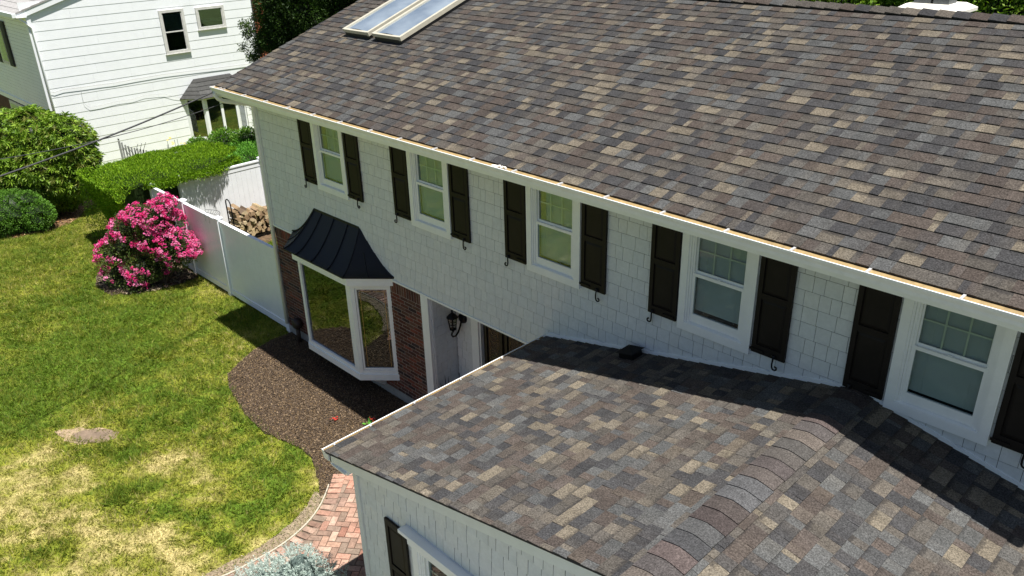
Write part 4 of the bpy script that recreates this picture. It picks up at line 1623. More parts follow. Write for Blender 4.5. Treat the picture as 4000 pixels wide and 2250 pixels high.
# ------------------------------------------------------------------ NEIGHBOUR HOUSE
NX = -28.0
NY0, NY1 = 0.56, 8.2
NH = thing('house', 'white sided neighbouring house with a bay window and brick chimney beyond the hedge', 'house', (-32, 4.4, 0))
t = MB()
t.box(-40, NX - 0.03, NY0 + 0.03, NY1, 0, 5.45)
t.poly([(NX - 0.03, NY0, 5.45), (NX - 0.03, NY1, 5.45), (NX - 0.03, (NY0 + NY1) / 2, 6.65), (-40, NY0, 5.45), (-40, NY1, 5.45), (-40, (NY0 + NY1) / 2, 6.65)], [(0, 1, 2), (3, 5, 4)])
nw = part('wall', t, M_CORE, NH)
z = 0.1
k = 0
while z < 6.6:
    ztop = min(z + 0.295, 6.6)
    # gable slope clip
    yc = (NY0 + NY1) / 2
    half = (NY1 - NY0) / 2 if z < 5.4 else (NY1 - NY0) / 2 * (1 - (z - 5.45) / 1.2)
    if half < 0.2:
        break
    y0, y1 = yc - half, yc + half
    for (a, b, c, d) in rectsub((y0 + 0.1 if z < 5.4 else y0, y1 - 0.06 if z < 5.4 else y1, z, ztop), [(4.72, 5.48, 3.65, 5.0), (6.02, 6.96, 4.32, 4.96), (5.0, 7.3, 0.5, 2.05)]):
        # lengths broken by butt joints
        u = a
        first = True
        while u < b - 0.01:
            wv = random.uniform(1.2, 2.4)
            u2 = min(u + wv, b)
            m1 = MB()
            dzz = random.uniform(-0.003, 0.003)
            m1.plate((NX - 0.03, u + 0.001, c + dzz), Y, Z, X, u2 - u - 0.002, d - c, 0.0105 - 0.007 * (c - z) / 0.295, 0.0105 - 0.007 * (d - z) / 0.295)
            part('siding_board', m1, M_NWHITE, nw)
            u = u2
    z += 0.295
    k += 1
# left face clapboards
z = 2.3
while z < 5.3:
    m1 = MB()
    m1.plate((-34.5, NY0 + 0.028, z), X, Z, -Y, 6.3, 0.106, 0.010, 0.002)
    part('clapboard', m1, M_NWHITE, nw)
    z += 0.115
t = MB()
t.box(-34.5, NX - 0.1, NY0 - 0.01, NY0 + 0.03, 2.14, 2.3)
t.box(NX - 0.16, NX + 0.012, NY0 - 0.02, NY0 + 0.12, 0, 5.36)
part('corner_board', t, M_NWHITE, NH)
t = MB()
t.box(-34.5, NX - 0.17, NY0 + 0.001, NY0 + 0.028, 0.0, 2.14)
part('brick_wall', t, plain('neighbour_brick', (0.09, 0.04, 0.03), 0.9, 0.4, 10), NH)
# eave / gutter / rake of neighbour
t = MB()
t.box(-34.8, NX + 0.2, NY0 - 0.42, NY0 - 0.30, 5.30, 5.42)
part('gutter', t, M_NWHITE, NH)
t = MB()
t.box(-34.8, NX + 0.15, NY0 - 0.30, NY0 + 0.0, 5.28, 5.30)
part('soffit', t, M_NWHITE, NH)
NSL = 1.2 / 3.82
Vn = nrm((0, 1, NSL))
Nn = nrm((0, -NSL, 1))
On = np.array([-34.8, NY0 - 0.34, 5.36])
t = MB()
t.obox(On, X, Vn, Nn, 0, 6.87, 0, 4.40, 0.0, 0.04)
Vn2 = nrm((0, -1, NSL))
Nn2 = nrm((0, NSL, 1))
t.obox((-34.8, NY1 + 0.34, 5.36), X, Vn2, Nn2, 0, 6.87, 0, 4.40, 0.0, 0.04)
nr = part('roof', t, plain('neighbour_grey_roof', (0.3, 0.29, 0.28), 0.9, 0.2, 8), NH)
for r in range(14):
    m1 = MB()
    m1.plate(On + Vn * (r * 0.3) + Nn * 0.04, X, Vn, Nn, 6.87, 0.3, 0.015, 0.002, (0.33, 0.32, 0.31))
    part('roof_course', m1, M_REED, nr)
t = MB()
t.extr([(NY0 - 0.34, 5.39), (NY0 - 0.34, 5.22), (NY0, 5.30), ((NY0 + NY1) / 2, 6.48), ((NY0 + NY1) / 2, 6.73)], (NX + 0.03, 0, 0), (NX + 0.055, 0, 0), (0, 1, 0), (0, 0, 1))
part('rake_board', t, M_NWHITE, NH)
t = MB()
t.tube([(NX + 0.06, NY0 - 0.3, 5.30), (NX + 0.05, NY0 - 0.1, 5.15), (NX + 0.05, NY0 + 0.08, 4.95), (NX + 0.05, NY0 + 0.1, 0.1)], 0.038, 8)
part('downspout', t, M_NWHITE, NH, smooth=True)


def nwindow(y0, y1, z0, z1, fr=0.09, rail=None, blind=None):
    t = MB()
    P = NX + 0.012
    for (a, b, c, d) in ((y0, y0 + fr, z0, z1), (y1 - fr, y1, z0, z1), (y0 + fr, y1 - fr, z0, z0 + fr), (y0 + fr, y1 - fr, z1 - fr, z1)):
        t.box(NX - 0.05, P + 0.02, a, b, c, d)
    for (a, b, c, d) in ((y0 + fr, y0 + fr + .03, z0 + fr, z1 - fr), (y1 - fr - .03, y1 - fr, z0 + fr, z1 - fr)):
        t.box(NX - 0.05, P, a, b, c, d)
    t.box(NX - .05, P + 0.04, y0 - 0.02, y1 + 0.02, z0 - 0.02, z0 - 0.001)
    w_ = part('window', t, M_NTRIM, NH)
    if rail:
        t = MB()
        t.box(NX - 0.024, NX + 0.004, y0 + fr, y1 - fr, rail - 0.02, rail + 0.02)
        part('sash', t, M_NTRIM, w_)
    t = MB()
    t.box(NX - 0.012, NX - 0.009, y0 + fr, y1 - fr, z0 + fr, z1 - fr)
    part('pane', t, M_NGLASS, w_)
    t = MB()
    t.box(NX - 0.0285, NX - 0.026, y0 + fr, y1 - fr, z0 + fr, z1 - fr)
    part('window_interior', t, M_DARKROOM, w_)
    if blind:
        t = MB()
        t.box(NX - 0.020, NX - 0.018, y0 + fr + .03, y1 - fr - .03, blind[0], blind[1])
        part('blind', t, plain('grey_blind', (0.3, 0.36, 0.36), 0.7), w_)
    return w_


nwindow(4.66, 5.54, 3.6, 5.05, rail=4.32, blind=(4.36, 4.9))
nwindow(5.97, 7.03, 4.27, 5.02, fr=0.085, blind=(4.5, 4.62))
# neighbour bay window
t = MB()
nb = [(NX, 5.02), (NX + 0.42, 5.36), (NX + 0.42, 6.86), (NX, 7.2)]
nb = [(NX - 0.02, 4.98), (NX + 0.45, 5.5), (NX + 0.45, 6.75), (NX - 0.02, 7.28)]
t.prism(nb, 0.42, 0.52)
nbw = part('bay_window', t, M_NTRIM, NH)
for i in range(3):
    a = np.array([*nb[i], 0.0])
    b = np.array([*nb[i + 1], 0.0])
    U = nrm(b - a)
    N = np.array([U[1], -U[0], 0])
    L = np.linalg.norm(b - a)
    t = MB()
    for (u0, u1) in ((0, 0.09), (L - 0.09, L)) + (((L / 2 - 0.05, L / 2 + 0.05),) if i == 1 else ()):
        t.obox(a, U, Z, N, u0, u1, 0.52, 2.0, -0.05, 0.0)
    t.obox(a, U, Z, N, 0.09, L - 0.09, 0.52, 0.58, -0.045, -0.003)
    t.obox(a, U, Z, N, 0.09, L - 0.09, 1.93, 2.0, -0.045, -0.003)
    part('bay_frame', t, M_NWHITE, nbw)
    t = MB()
    t.obox(a, U, Z, N, 0.09, L - 0.09, 0.58, 1.93, -0.03, -0.026)
    part('pane', t, M_NGLASS, nbw)
t = MB()
t.prism([(NX - 0.02, 5.08), (NX + 0.38, 5.54), (NX + 0.38, 6.72), (NX - 0.02, 7.18)], 0.53, 1.95)
part('bay_interior', t, M_DARKROOM, nbw)
t = MB()
eb = [(NX - 0.02, 4.82, 2.0), (NX + 0.6, 5.38, 2.0), (NX + 0.6, 6.88, 2.0), (NX - 0.02, 7.45, 2.0)]
tb_ = [(NX - 0.02, 5.45, 2.62), (NX + 0.0, 6.85, 2.62)]
t.poly(eb + tb_, [(0, 1, 4), (1, 2, 5, 4), (2, 3, 5), (3, 2, 1, 0)])
part('bay_roof', t, plain('grey_bay_shingles', (0.07, 0.07, 0.07), 0.95, 0.4, 14), nbw)
for k in range(5):
    f0 = k / 5.0
    t = MB()
    a0 = [np.array(eb[i]) * (1 - f0) + np.array(tb_[0 if i < 2 else 1]) * f0 for i in range(4)]
    f1 = f0 + 0.2
    a1 = [np.array(eb[i]) * (1 - f1) + np.array(tb_[0 if i < 2 else 1]) * f1 for i in range(4)]
    for i in range(3):
        up = np.array([0.012, 0, 0.018])
        t.poly([a0[i], a0[i + 1], a0[i] + up, a0[i + 1] + up, a1[i + 1] + up * .2, a1[i] + up * .2], [(0, 1, 3, 2), (2, 3, 4, 5)], tuple(np.array([.075, .075, .072]) * random.uniform(.7, 1.3)) + (0.,))
    part('roof_course', t, M_REED, nbw)
# shuttered window on left face
t = MB()
t.box(-31.9, -31.0, NY0 - 0.03, NY0 + 0.02, 3.5, 4.9)
w_ = part('window', t, M_NTRIM, NH)
t = MB()
t.box(-31.8, -31.1, NY0 - 0.04, NY0 - 0.031, 3.6, 4.8)
part('pane', t, M_NGLASS, w_)
for a, b in ((-31.0, -30.62), (-32.3, -31.92)):
    t = MB()
    t.box(a, b, NY0 - 0.045, NY0 + 0.012, 3.48, 4.95)
    for k in range(22):
        t.box(a + 0.04, b - 0.04, NY0 - 0.052, NY0 - 0.046, 3.55 + k * 0.062, 3.58 + k * 0.062)
    part('shutter', t, M_NSHUT, NH)
t = MB()
t.box(-32.6, -29.5, NY0 - 0.03, NY0 + 0.0, 0.9, 2.1)
w_ = part('window', t, M_NTRIM, NH)
for a, b in ((-32.5, -31.6), (-31.5, -30.6), (-30.5, -29.6)):
    t = MB()
    t.box(a, b, NY0 - 0.036, NY0 - 0.0305, 1.0, 2.0)
    part('pane', t, M_NGLASS, w_)
# cables tacked along the wall
for pl in ([(0.62, 3.0), (0.8, 2.93), (1.1, 2.98), (1.6, 2.96), (2.2, 2.95), (2.7, 2.93), (3.4, 2.95), (4.4, 2.96), (5.6, 2.92), (6.6, 2.88), (7.4, 2.86), (8.1, 2.84)],
           [(1.62, 2.9), (1.6, 2.6), (1.62, 2.43), (1.75, 2.28), (2.1, 2.28), (2.7, 2.32), (3.2, 2.3), (3.6, 2.36), (4.0, 2.33), (4.3, 2.3), (4.6, 2.15), (4.95, 2.05)]):
    t = MB()
    t.tube([(NX + 0.02, a, b) for a, b in pl], 0.007 if pl[0][1] > 2.95 else 0.004, 5)
    part('wall_cable', t, plain('grey_wall_cable', (0.4, 0.4, 0.4), 0.6), NH)
# neighbour chimney
t = MB()
t.box(-28.9, -28.3, 8.3, 8.75, 0, 7.0)
nc = part('chimney', t, M_MORTAR, NH)
zz = 2.2
kk = 0
while zz < 5.6:
    xx = 8.3 - (0.1 if kk % 2 else 0)
    while xx < 8.75:
        t = MB()
        a, b = max(8.3, xx), min(xx + 0.2, 8.75)
        if b - a > 0.03:
            t.box(-28.31, -28.285, a, b, zz, zz + 0.06, tuple(np.array([0.42, 0.13, 0.07]) * random.uniform(.7, 1.2)) + (0.,))
            part('brick', t, M_BRICK, nc)
        xx += 0.21
    zz += 0.072
    kk += 1

# grey lattice panel
LT = thing('lattice_screen', 'small grey lattice screen with a knobbed post against the neighbour white wall', 'trellis', (-26.5, 2.3, 0))
t = MB()
t.tube([(-26.5, 1.93, 0.0), (-26.5, 1.93, 1.36), (-26.5, 1.93, 1.40), (-26.5, 1.93, 1.44), (-26.5, 1.93, 1.47)], [0.035, 0.035, 0.02, 0.04, 0.01], 8)
part('post', t, M_LATTICE, LT)
t = MB()
for k in range(9):
    y0 = 1.98 + k * 0.09
    zt = 1.3 - 0.42 * (k / 8) ** 0.7
    t.box(-26.51, -26.49, y0, y0 + 0.05, 0.1, zt)
part('slats', t, M_LATTICE, LT)
t = MB()
for k in range(-6, 8):
    t.tube([(-26.47, 2.0 + k * 0.13, 0.2), (-26.47, 2.0 + k * 0.13 + 0.5, 1.15)], 0.008, 4) if 1.9 < 2.0 + k * .13 < 2.35 else None
    t.tube([(-26.465, 2.5 + k * 0.13, 0.2), (-26.465, 2.5 + k * 0.13 - 0.5, 1.15)], 0.008, 4) if 2.4 < 2.5 + k * .13 < 2.75 else None
part('lattice_wire', t, M_IRON, LT)

# ------------------------------------------------------------------ FENCES
def fence(label, pts_posts, A, B, out, zt=1.86, ztrail=True, name='vinyl_fence', poff=0.0):
    """A->B along the run; posts at distances pts_posts; 'out' is the seen face"""
    A = np.array([*A, 0.0])
    B = np.array([*B, 0.0])
    U = nrm(B - A)
    out = np.array([*out, 0.0])
    L = np.linalg.norm(B - A)
    F = thing(name, label, 'fence', tuple((A + B) / 2))
    hw = 0.064
    for d in pts_posts:
        t = MB()
        t.obox(A, U, out, Z, d - hw, d + hw, -hw, hw, 0, zt + 0.06)
        p = part('post', t, M_VINYL, F)
        t = MB()
        t.obox(A, U, out, Z, d - 0.08, d + 0.08, -0.08, 0.08, zt + 0.06, zt + 0.078)
        c = A + U * d
        b4 = [c + U * s1 * 0.075 + out * s2 * 0.075 + Z * (zt + 0.078) for s1, s2 in ((-1, -1), (1, -1), (1, 1), (-1, 1))]
        t.poly(b4 + [c + Z * (zt + 0.125)], [(0, 1, 4), (1, 2, 4), (2, 3, 4), (3, 0, 4)])
        part('post_cap', t, M_VINYL, p)
    ed_ = sorted(pts_posts)
    for a, b in zip(ed_[:-1], ed_[1:]):
        a0, b0 = a + hw, b - hw
        t = MB()
        t.obox(A, U, out, Z, a0, b0, -0.04, 0.04, zt - 0.02, zt + 0.02)
        t.obox(A, U, out, Z, a0, b0, -0.022, 0.022, zt - 0.15, zt - 0.02)
        part('top_rail', t, M_VINYL, F)
        t = MB()
        t.obox(A, U, out, Z, a0, b0, -0.028, 0.028, 0.05, 0.19)
        part('bottom_rail', t, M_VINYL, F)
        n = max(1, int(round((b0 - a0) / 0.15)))
        for k in range(n):
            w_ = (b0 - a0) / n
            t = MB()
            t.obox(A, U, out, Z, a0 + k * w_ + 0.0012, a0 + (k + 1) * w_ - 0.0012, -0.012, 0.012, 0.191, zt - 0.151)
            part('board', t, M_VINYL, F)
    return F


fence('white vinyl privacy fence running from the brick corner of the house behind the pink azalea', [0.0, 1.76, 3.55, 6.15], (-19.2, 0.05), (-13.02, 0.05), (0, -1))
fence('white vinyl side fence under the hedge behind the firewood', [0.75, 3.07, 5.4, 7.8], (-19.27, 0.05), (-19.27, 7.8), (1, 0))

# wire plant holder hooked on the fence
WPH = thing('wire_basket', 'thin metal wire basket hooked over the top of the white fence', 'wire basket', (-15.93, 0.12, 1.9))
t = MB()
arc1 = [(-16.28 + 0.68 * k / 10, 0.06 + 0.16 * math.sin(math.pi * k / 10), 1.97) for k in range(11)]
arc2 = [(p[0], 0.5 * p[1] + 0.03, 1.90) for p in arc1]
t.tube(arc1, 0.006, 5)
t.tube(arc2, 0.006, 5)
for a, b in zip(arc1, arc2):
    t.tube([a, b], 0.004, 4)
for k in (1, 4):
    t.tube([(arc1[k][0], 0.0, 1.72), (arc1[k][0], -0.0, 1.9), (arc1[k][0], 0.06, 1.93)], 0.004, 4)
part('wire_frame', t, plain('grey_wire', (0.2, 0.2, 0.2), 0.4, metal=0.5), WPH)

# ------------------------------------------------------------------ FIREWOOD
RK = thing('log_rack', 'black tubular firewood rack with a tall hooped end behind the white fence', 'log rack', (-18.6, 2.3, 0))
t = MB()
hoop = [(-18.75, 1.68, 0.1)] + [(-18.75, 1.68, 1.12), (-18.73, 1.68, 1.2), (-18.65, 1.68, 1.24), (-18.56, 1.68, 1.22), (-18.50, 1.68, 1.14)] + [(-18.48, 1.68, 0.1)]
t.tube(hoop, 0.017, 8)
part('hoop', t, M_IRON, RK, smooth=True)
t = MB()
hoop2 = [(p[0], 3.6, p[2]) for p in hoop]
t.tube(hoop2, 0.017, 8)
part('hoop', t, M_IRON, RK, smooth=True)
for xx in (-18.75, -18.48):
    t = MB()
    t.box(xx - 0.018, xx + 0.018, 1.66, 3.62, 0.10, 0.14)
    part('rail', t, M_IRON, RK)
R = random.Random(3)
nlog = 0
yy = 1.74
cols = [(0.42, 0.3, 0.17), (0.5, 0.38, 0.22), (0.36, 0.25, 0.15), (0.3, 0.2, 0.12), (0.55, 0.43, 0.27)]
col_y = 1.78
while col_y < 3.5:
    z = 0.15
    top = 0.95 - 0.33 * min(1, (col_y - 1.7) / 1.2) + R.uniform(-0.06, 0.06)
    while z < top:
        r = R.uniform(0.055, 0.085)
        n = R.choice([3, 4, 4, 5])
        a0 = R.uniform(0, 6.28)
        Lg = R.uniform(0.36, 0.46)
        x0 = -18.62 - Lg / 2 + R.uniform(-0.04, 0.04)
        yc, zc = col_y + R.uniform(-0.02, 0.02), z + r * 0.8
        yawl = R.uniform(-0.12, 0.12)
        ring = []
        for k in range(n):
            a = a0 + k * 2 * math.pi / n + R.uniform(-0.25, 0.25)
            rr = r * R.uniform(0.9, 1.15)
            ring.append((rr * math.cos(a), rr * math.sin(a)))
        m1 = MB()
        vs = [(x0, yc + a, zc + b) for a, b in ring] + [(x0 + Lg, yc + a * 0.96 + yawl * Lg, zc + b) for a, b in ring]
        c = tuple(1.05 * q_ for q_ in R.choice(cols))
        bark = (0.14, 0.1, 0.07)
        m1.poly(vs, [tuple(range(n))[::-1], tuple(range(n, 2 * n))], tuple(c) + (0.,))
        for i in range(n):
            cc = bark if i == 0 else tuple(q_ * 0.7 for q_ in c)
            m1.poly([vs[i], vs[(i + 1) % n], vs[n + (i + 1) % n], vs[n + i]], [(0, 1, 2, 3)], tuple(cc) + (0.,))
        o = rebase(part('split_log', m1, M_LOG))
        tag(o, 'split firewood log in the stack on the black rack behind the fence', 'log', 'split logs stacked on the rack')
        nlog += 1
        z += r * 1.35
    col_y += 0.118

# ------------------------------------------------------------------ OVERHEAD CABLES
def cable(name, label, P0, P1, P2, sag, r, n=36):
    t = MB()
    P0, P1, P2 = map(lambda v: np.asarray(v, float), (P0, P1, P2))
    pts = []
    for k in range(n + 1):
        s = k / n
        q_ = P0 + (P1 - P0) * s
        q_[2] -= sag * 4 * s * (1 - s)
        pts.append(q_)
    for k in range(1, 9):
        pts.append(P1 + (P2 - P1) * k / 8)
    t.tube(pts, r, 6)
    o = rebase(part(name, t, M_CABLE, None, smooth=True))
    tag(o, label, 'cable')


cable('overhead_cable', 'thick black twisted service cable running from the roof corner over the lawn', (-13.12, -0.50, 5.24), (-11.95, -4.61, 4.80), (-10.4, -10.5, 4.5), 0.05, 0.0135)
cable('overhead_cable', 'thinner grey overhead cable running above the thick one from the gable', (-13.25, 0.0, 5.02), (-11.99, -4.54, 5.03), (-10.4, -10.5, 4.9), 0.12, 0.006)


# ------------------------------------------------------------------ PLANTS
def leaves(P, D, L, W, C, quad=True):
    """P base (n,3), D direction (n,3) unit, L,W lengths, C colours"""
    n = len(P)
    r = rng.normal(0, 1, (n, 3))
    S_ = np.cross(D, r)
    S_ /= np.linalg.norm(S_, axis=1)[:, None] + 1e-9
    mid = P + D * (L * 0.5)[:, None]
    tip = P + D * L[:, None]
    tip[:, 2] -= L * 0.12
    a = mid - S_ * (W * 0.5)[:, None]
    b = mid + S_ * (W * 0.5)[:, None]
    V = np.stack([P, b, tip, a], 1).reshape(-1, 3)
    F = np.arange(4 * n).reshape(-1, 4)
    c4 = np.concatenate([C, np.zeros((n, 1))], 1)
    return V, F, np.repeat(c4, 4, 0)


def sphere_dirs(n):
    d = rng.normal(0, 1, (n, 3))
    return d / np.linalg.norm(d, axis=1)[:, None]


def cloud(lobes_, dens, rin=0.55, lump=0.22, squash=1.0, zmin=0.03):
    """points spread through the outer part of a union of spheres, with lumpy surface"""
    Ps, Ds, Rs = [], [], []
    for (x, y, z, r) in lobes_:
        n = int(dens * 4 * math.pi * r * r)
        d = sphere_dirs(n)
        k = 1 + lump * (fbm(d[:, 0] * 3 + x * 7 + 50, d[:, 1] * 3 + d[:, 2] * 4 + y * 5 + 50, 3) - 0.5) * 2
        t = 1 - (1 - rin) * rng.random(n) ** 1.8
        p = np.array([x, y, z]) + d * (r * k * t)[:, None] * np.array([1, 1, squash])
        Ps.append(p)
        Ds.append(d)
        Rs.append(t)
    P = np.concatenate(Ps)
    D = np.concatenate(Ds)
    T = np.concatenate(Rs)
    keep = P[:, 2] > zmin
    # drop points deep inside other lobes
    deep = np.zeros(len(P), bool)
    for (x, y, z, r) in lobes_:
        deep |= np.linalg.norm(P - np.array([x, y, z]), axis=1) < r * rin * 0.97
    keep &= ~deep
    return P[keep], D[keep], T[keep]


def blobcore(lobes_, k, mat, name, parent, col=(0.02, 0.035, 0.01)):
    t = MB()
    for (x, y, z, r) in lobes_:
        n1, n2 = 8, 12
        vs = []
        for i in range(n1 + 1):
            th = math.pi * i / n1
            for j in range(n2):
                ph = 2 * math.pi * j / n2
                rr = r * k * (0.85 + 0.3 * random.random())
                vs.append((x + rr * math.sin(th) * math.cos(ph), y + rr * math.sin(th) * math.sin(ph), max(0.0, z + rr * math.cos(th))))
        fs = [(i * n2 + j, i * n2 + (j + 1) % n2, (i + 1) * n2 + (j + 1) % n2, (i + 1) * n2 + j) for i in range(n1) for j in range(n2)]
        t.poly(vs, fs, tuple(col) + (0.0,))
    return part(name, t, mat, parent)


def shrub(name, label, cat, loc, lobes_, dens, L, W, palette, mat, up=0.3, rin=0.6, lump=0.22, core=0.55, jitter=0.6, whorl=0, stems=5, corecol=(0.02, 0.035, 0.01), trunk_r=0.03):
    T_ = thing(name, label, cat, loc)
    P, D, t = cloud(lobes_, dens, rin, lump)
    if whorl:
        n = len(P)
        ax = D + np.array([0, 0, up]) + rng.normal(0, 0.35, (n, 3))
        ax /= np.linalg.norm(ax, axis=1)[:, None]
        tmp = np.cross(ax, rng.normal(0, 1, (n, 3)))
        tmp /= np.linalg.norm(tmp, axis=1)[:, None]
        tmp2 = np.cross(ax, tmp)
        pal = np.array(palette)
        ci = rng.integers(0, len(pal), n)
        Pb, Db, Cb = [], [], []
        for k in range(whorl):
            a = 2 * math.pi * k / whorl
            d = ax * rng.uniform(0.25, 0.6, (n, 1)) + (tmp * math.cos(a) + tmp2 * math.sin(a))
            d /= np.linalg.norm(d, axis=1)[:, None]
            Pb.append(P)
            Db.append(d)
            Cb.append(pal[ci] * rng.uniform(0.75, 1.25, (n, 1)))
        P, D, C = np.concatenate(Pb), np.concatenate(Db), np.concatenate(Cb)
        n = len(P)
    else:
        n = len(P)
        D = D + np.array([0, 0, up]) + rng.normal(0, jitter, (n, 3))
        D /= np.linalg.norm(D, axis=1)[:, None]
        pal = np.array(palette)
        C = pal[rng.integers(0, len(pal), n)] * rng.uniform(0.7, 1.3, (n, 1))
    V, F, c = leaves(P, D, rng.uniform(L[0], L[1], n), rng.uniform(W[0], W[1], n), C)
    finish('foliage', V, F, c, mat, T_, kind='stuff')
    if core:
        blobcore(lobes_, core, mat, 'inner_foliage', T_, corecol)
    tt = MB()
    bx, by, _ = loc
    for k in range(stems):
        l = lobes_[k % len(lobes_)]
        a = random.uniform(0, 6.28)
        tt.tube([(bx + 0.05 * math.cos(a), by + 0.05 * math.sin(a), -0.02), (bx * 0.6 + l[0] * 0.4 + 0.05 * math.cos(a), by * 0.6 + l[1] * 0.4, l[2] * 0.4), (l[0], l[1], l[2])], [trunk_r, trunk_r * 0.8, trunk_r * 0.4], 6)
    part('trunk', tt, M_BARK, T_)
    return T_


AZ = [(-17.04, -0.52, 2.05, 0.24), (-17.48, -0.98, 1.77, 0.32), (-17.19, -0.68, 1.76, 0.36), (-17.73, -1.24, 1.51, 0.36), (-17.94, -1.45, 1.42, 0.17), (-18.09, -1.61, 0.86, 0.36), (-17.86, -1.37, 1.03, 0.42), (-17.02, -0.5, 1.06, 0.44),
      (-16.83, -0.31, 0.91, 0.28), (-17.61, -1.12, 0.57, 0.46), (-18.06, -1.58, 0.38, 0.36), (-17.56, -1.41, 0.19, 0.24), (-17.03, -0.52, 0.69, 0.26), (-17.32, -0.82, 1.21, 0.40), (-17.43, -0.93, 0.46, 0.27), (-17.5, -0.6, 0.9, 0.5), (-17.3, -0.5, 1.5, 0.4)]
azt = shrub('azalea_bush', 'sprawling azalea bush covered in bright pink flowers against the white fence', 'azalea', (-17.5, -0.75, 0), AZ, 900, (0.03, 0.06), (0.014, 0.028),
            [(0.08, 0.13, 0.03), (0.05, 0.09, 0.02), (0.12, 0.18, 0.04), (0.15, 0.2, 0.05), (0.09, 0.08, 0.04)], M_LEAF, up=0.5, rin=0.65, lump=0.3, core=0.5, stems=9)


def flowers(lobes_, nclus, per, parent):
    Pc = []
    L_ = [l for l in lobes_]
    w8 = np.array([l[3] ** 2 for l in L_])
    w8 = w8 / w8.sum()
    view = CAM - np.array([-17.5, -0.9, 1.0])
    view = view / np.linalg.norm(view)
    while len(Pc) < nclus:
        l = L_[rng.choice(len(L_), p=w8)]
        d = sphere_dirs(1)[0]
        if d[2] < -0.35:
            continue
        p = np.array(l[:3]) + d * l[3] * rng.uniform(0.92, 1.06)
        if p[2] < 0.08 or p[1] > -0.04:
            continue
        if any(np.linalg.norm(p - np.array(m[:3])) < m[3] * 0.9 for m in L_):
            continue
        # gaps without flowers
        g_ = fbm(np.array([p[0] * 3.1 + p[2] * 2.3 + 30]), np.array([p[1] * 3.1 + p[2] * 3.3 + 12]), 3)[0]
        if g_ < 0.50:
            continue
        Pc.append((p, d))
    Pc_p = np.array([a for a, b in Pc])
    Pc_d = np.array([b for a, b in Pc])
    n = nclus * per
    idx = np.repeat(np.arange(nclus), per)
    size = rng.uniform(0.035, 0.075, nclus)[idx]
    off = sphere_dirs(n) * size[:, None] * rng.uniform(0.5, 1, (n, 1))
    P = Pc_p[idx] + off + Pc_d[idx] * 0.02
    D = off / np.linalg.norm(off, axis=1)[:, None] + Pc_d[idx] * 0.8 + np.array([0, 0, 0.3])
    D /= np.linalg.norm(D, axis=1)[:, None]
    # five petals per flower
    tmp = np.cross(D, rng.normal(0, 1, (n, 3)))
    tmp /= np.linalg.norm(tmp, axis=1)[:, None]
    tmp2 = np.cross(D, tmp)
    pal = np.array([(0.80, 0.06, 0.30), (0.84, 0.12, 0.38), (0.86, 0.20, 0.47), (0.74, 0.04, 0.24), (0.88, 0.30, 0.56)])
    tone = pal[rng.integers(0, len(pal), nclus)][idx] * rng.uniform(0.85, 1.15, (n, 1))
    PP, DD, CC = [], [], []
    for k in range(5):
        a = 2 * math.pi * k / 5
        d = D * 0.45 + tmp * math.cos(a) + tmp2 * math.sin(a)
        d /= np.linalg.norm(d, axis=1)[:, None]
        PP.append(P)
        DD.append(d)
        CC.append(tone * rng.uniform(0.9, 1.1, (n, 1)))
    P, D, C = np.concatenate(PP), np.concatenate(DD), np.concatenate(CC)
    n = len(P)
    V, F, c = leaves(P, D, rng.uniform(0.02, 0.03, n), rng.uniform(0.018, 0.026, n), np.clip(C, 0, 0.95))
    finish('flowers', V, F, c, M_PETAL, parent, kind='stuff')


flowers(AZ, 760, 12, azt)

RH = [(-24.83, -0.82, 2.42, 0.78), (-24.27, -0.24, 2.2, 0.74), (-25.33, -1.35, 2.26, 0.9), (-24.13, -0.1, 1.67, 0.6), (-24.75, -0.75, 1.58, 1.05), (-24.32, -0.29, 1.12, 0.67), (-25.42, -1.43, 1.48, 1.08), (-24.59, -0.57, 0.65, 0.5),
      (-24.99, -0.99, 0.8, 0.8), (-24.14, -0.11, 0.85, 0.33), (-25.0, -1.0, 2.75, 0.42), (-24.5, -0.48, 2.62, 0.38), (-23.97, 0.06, 1.67, 0.33), (-26.4, -2.2, 2.0, 1.1), (-26.3, -2.0, 1.0, 1.0)]
shrub('rhododendron', 'huge rounded rhododendron with pale green leaf whorls in front of the white house', 'shrub', (-25.0, -1.0, 0), RH, 110, (0.10, 0.17), (0.030, 0.048),
      [(0.17, 0.28, 0.022), (0.21, 0.34, 0.03), (0.12, 0.22, 0.02), (0.25, 0.37, 0.04), (0.09, 0.16, 0.015), (0.18, 0.20, 0.04)], M_LEAF, up=0.55, rin=0.72, lump=0.18, core=0.72, whorl=8, stems=8, trunk_r=0.05, corecol=(0.018, 0.028, 0.008))
LB = [(-24.13, -2.03, 0.58, 0.64), (-23.72, -1.61, 0.47, 0.46), (-24.3, -2.5, 0.55, 0.70), (-23.85, -1.74, 0.80, 0.37), (-24.8, -3.1, 0.6, 0.7)]
shrub('round_shrub', 'low rounded small leaved green shrub in front of the rhododendron at the lawn edge', 'shrub', (-24.1, -2.2, 0), LB, 1500, (0.03, 0.06), (0.016, 0.028),
      [(0.12, 0.27, 0.03), (0.15, 0.33, 0.04), (0.09, 0.20, 0.025), (0.18, 0.35, 0.05)], M_LEAF, up=0.6, rin=0.8, lump=0.1, core=0.8, stems=5, corecol=(0.015, 0.03, 0.008))

# yew hedge: clipped block overhanging the fence
HG = thing('yew_hedge', 'clipped bright green yew hedge leaning over the white fence', 'hedge', (-20.4, 2.2, 0))


def hedge_pts(n, shrink=1.0):
    # superellipsoid cross-section swept in y, narrow at the foot, flat on top
    y = rng.uniform(-1.0, 7.0, n)
    a = rng.uniform(0, 2 * math.pi, n)
    return y, a


